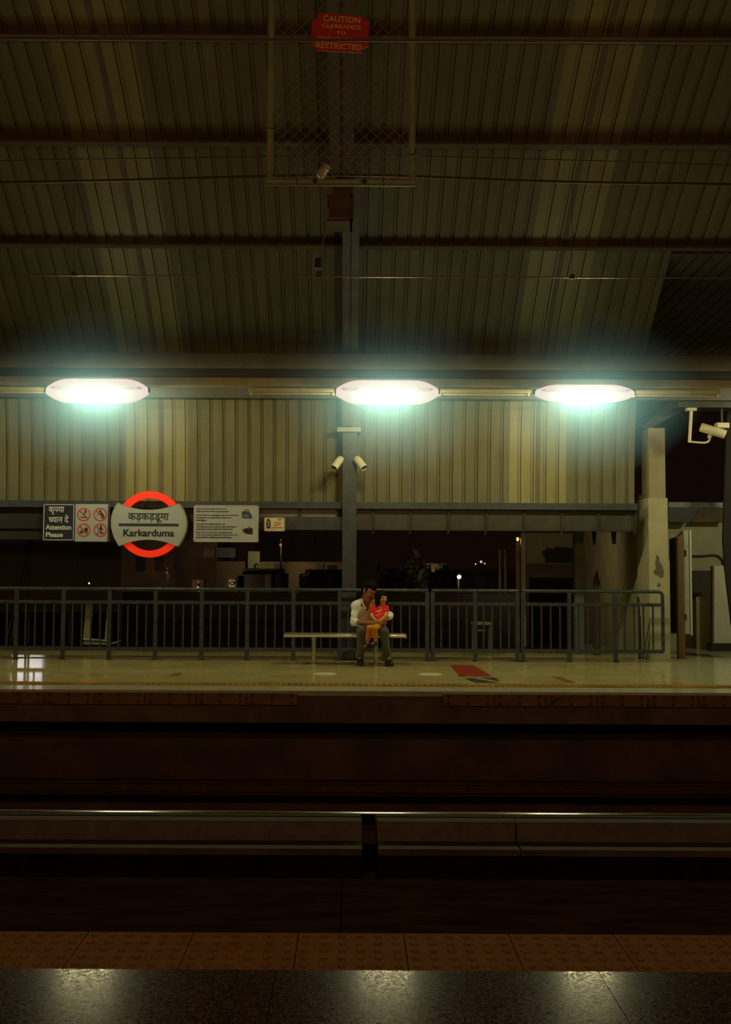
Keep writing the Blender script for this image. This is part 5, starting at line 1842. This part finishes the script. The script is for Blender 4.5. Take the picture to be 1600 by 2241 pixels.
gha = [cap(H(0, -.025, .055), H(0, .005, .07), .094 * .84, .084 * .84), cap(H(-.06, -.01, .05), H(-.088, .0, -.09), .038, .032), cap(H(.06, -.01, .05), H(.088, -.0, -.09), .038, .03),
       cap(H(-.088, .0, -.09), H(-.115, .035, -.175), .034, .022), cap(H(.088, -.0, -.09), H(.10, .02, -.14), .03, .02), cap(H(0, -.06, .03), H(0, -.07, -.16), .075, .06),
       cap(H(-.012, .045, .105), H(-.062, .045, .055), .018, .02), cap(H(-.062, .045, .055), H(-.075, .03, -.03), .02, .024), cap(H(.012, .045, .105), H(.062, .045, .055), .018, .02), cap(H(.062, .045, .055), H(.075, .03, -.03), .02, .022)]
part('hair', sdf_mesh(gha, .005, .02, (), .0032, 150), M_HAIR, girl)
ts = [cap(gn + [0, .01, -.025], gs1 + [0, 0, .0], .045, .047, .03), cap(gn + [0, .01, -.025], gs2, .045, .047, .03), cap(gc + [-.02, 0, .04], gp + [0, 0, .04], .086, .094, .05),
      cap(gc + [.02, 0, .04], gp + [0, 0, .04], .086, .094, .05), cap(gs1, gs1 + (ge1 - gs1) * .5, .046, .042, .02), cap(gs2, gs2 + (ge2 - gs2) * .38, .046, .042, .02)]
tsm = sdf_mesh(ts, .006, .03, [cap(gn + [0, -.02, .03], gn + [0, -.07, .02], .04, .035)], .003, 60)
part('tshirt', tsm, M_REDT, girl)


def prnt(c):
    if c[1] > gc[1]:
        return False
    for zx, zy, w, h in ((895, 790, 9, 14), (930, 772, 14, 9), (938, 785, 7, 14), (970, 768, 13, 10), (910, 842, 16, 4), (940, 832, 16, 4), (965, 826, 12, 5), (978, 742, 7, 5)):
        q = Q(zx, zy, c[1])
        if abs(c[0] - q[0]) < w * .001 and abs(c[2] - q[2]) < h * .001:
            return True
    return False


p_ = patch(tsm, prnt, .002)
if p_:
    part('print', p_, mat('white_print', (.8, .72, .62), .6), girl, 'white print on the red T-shirt')
gt = [cap(gp, gp + (gk1 - gp) * .3, .088, .06, .03), cap(gp, gk1, .07, .042, .02), cap(gk1, ga1 + (gk1 - ga1) * .34, .040, .043, .012), cap(gp, gk2, .07, .042, .02), cap(gk2, ga2 + (gk2 - ga2) * .42, .040, .046, .012)]
part('trousers', sdf_mesh(gt, .005, .012, (), .003, 70), M_PANTS, girl)
M_SHOE2 = M_SHOE
for an, dx, zz in ((ga1, -.35, 1375), (ga2, -.3, 1330)):
    bot = an[2] - .082
    s = shoe(girl, an + [0, .0, 0], dx, .095, .78, zf=bot)
    d = nrm([dx, -1, 0])
    tc = np.array([an[0], an[1] + .02, bot + .05]) + d * .075
    part('strap', MB().tube([tc + [-.035, .01, -.005], tc + [0, -.005, .018], tc + [.035, .01, -.005]], .009, 8), mat('shiny_strap', (.6, .55, .45), .25), s)
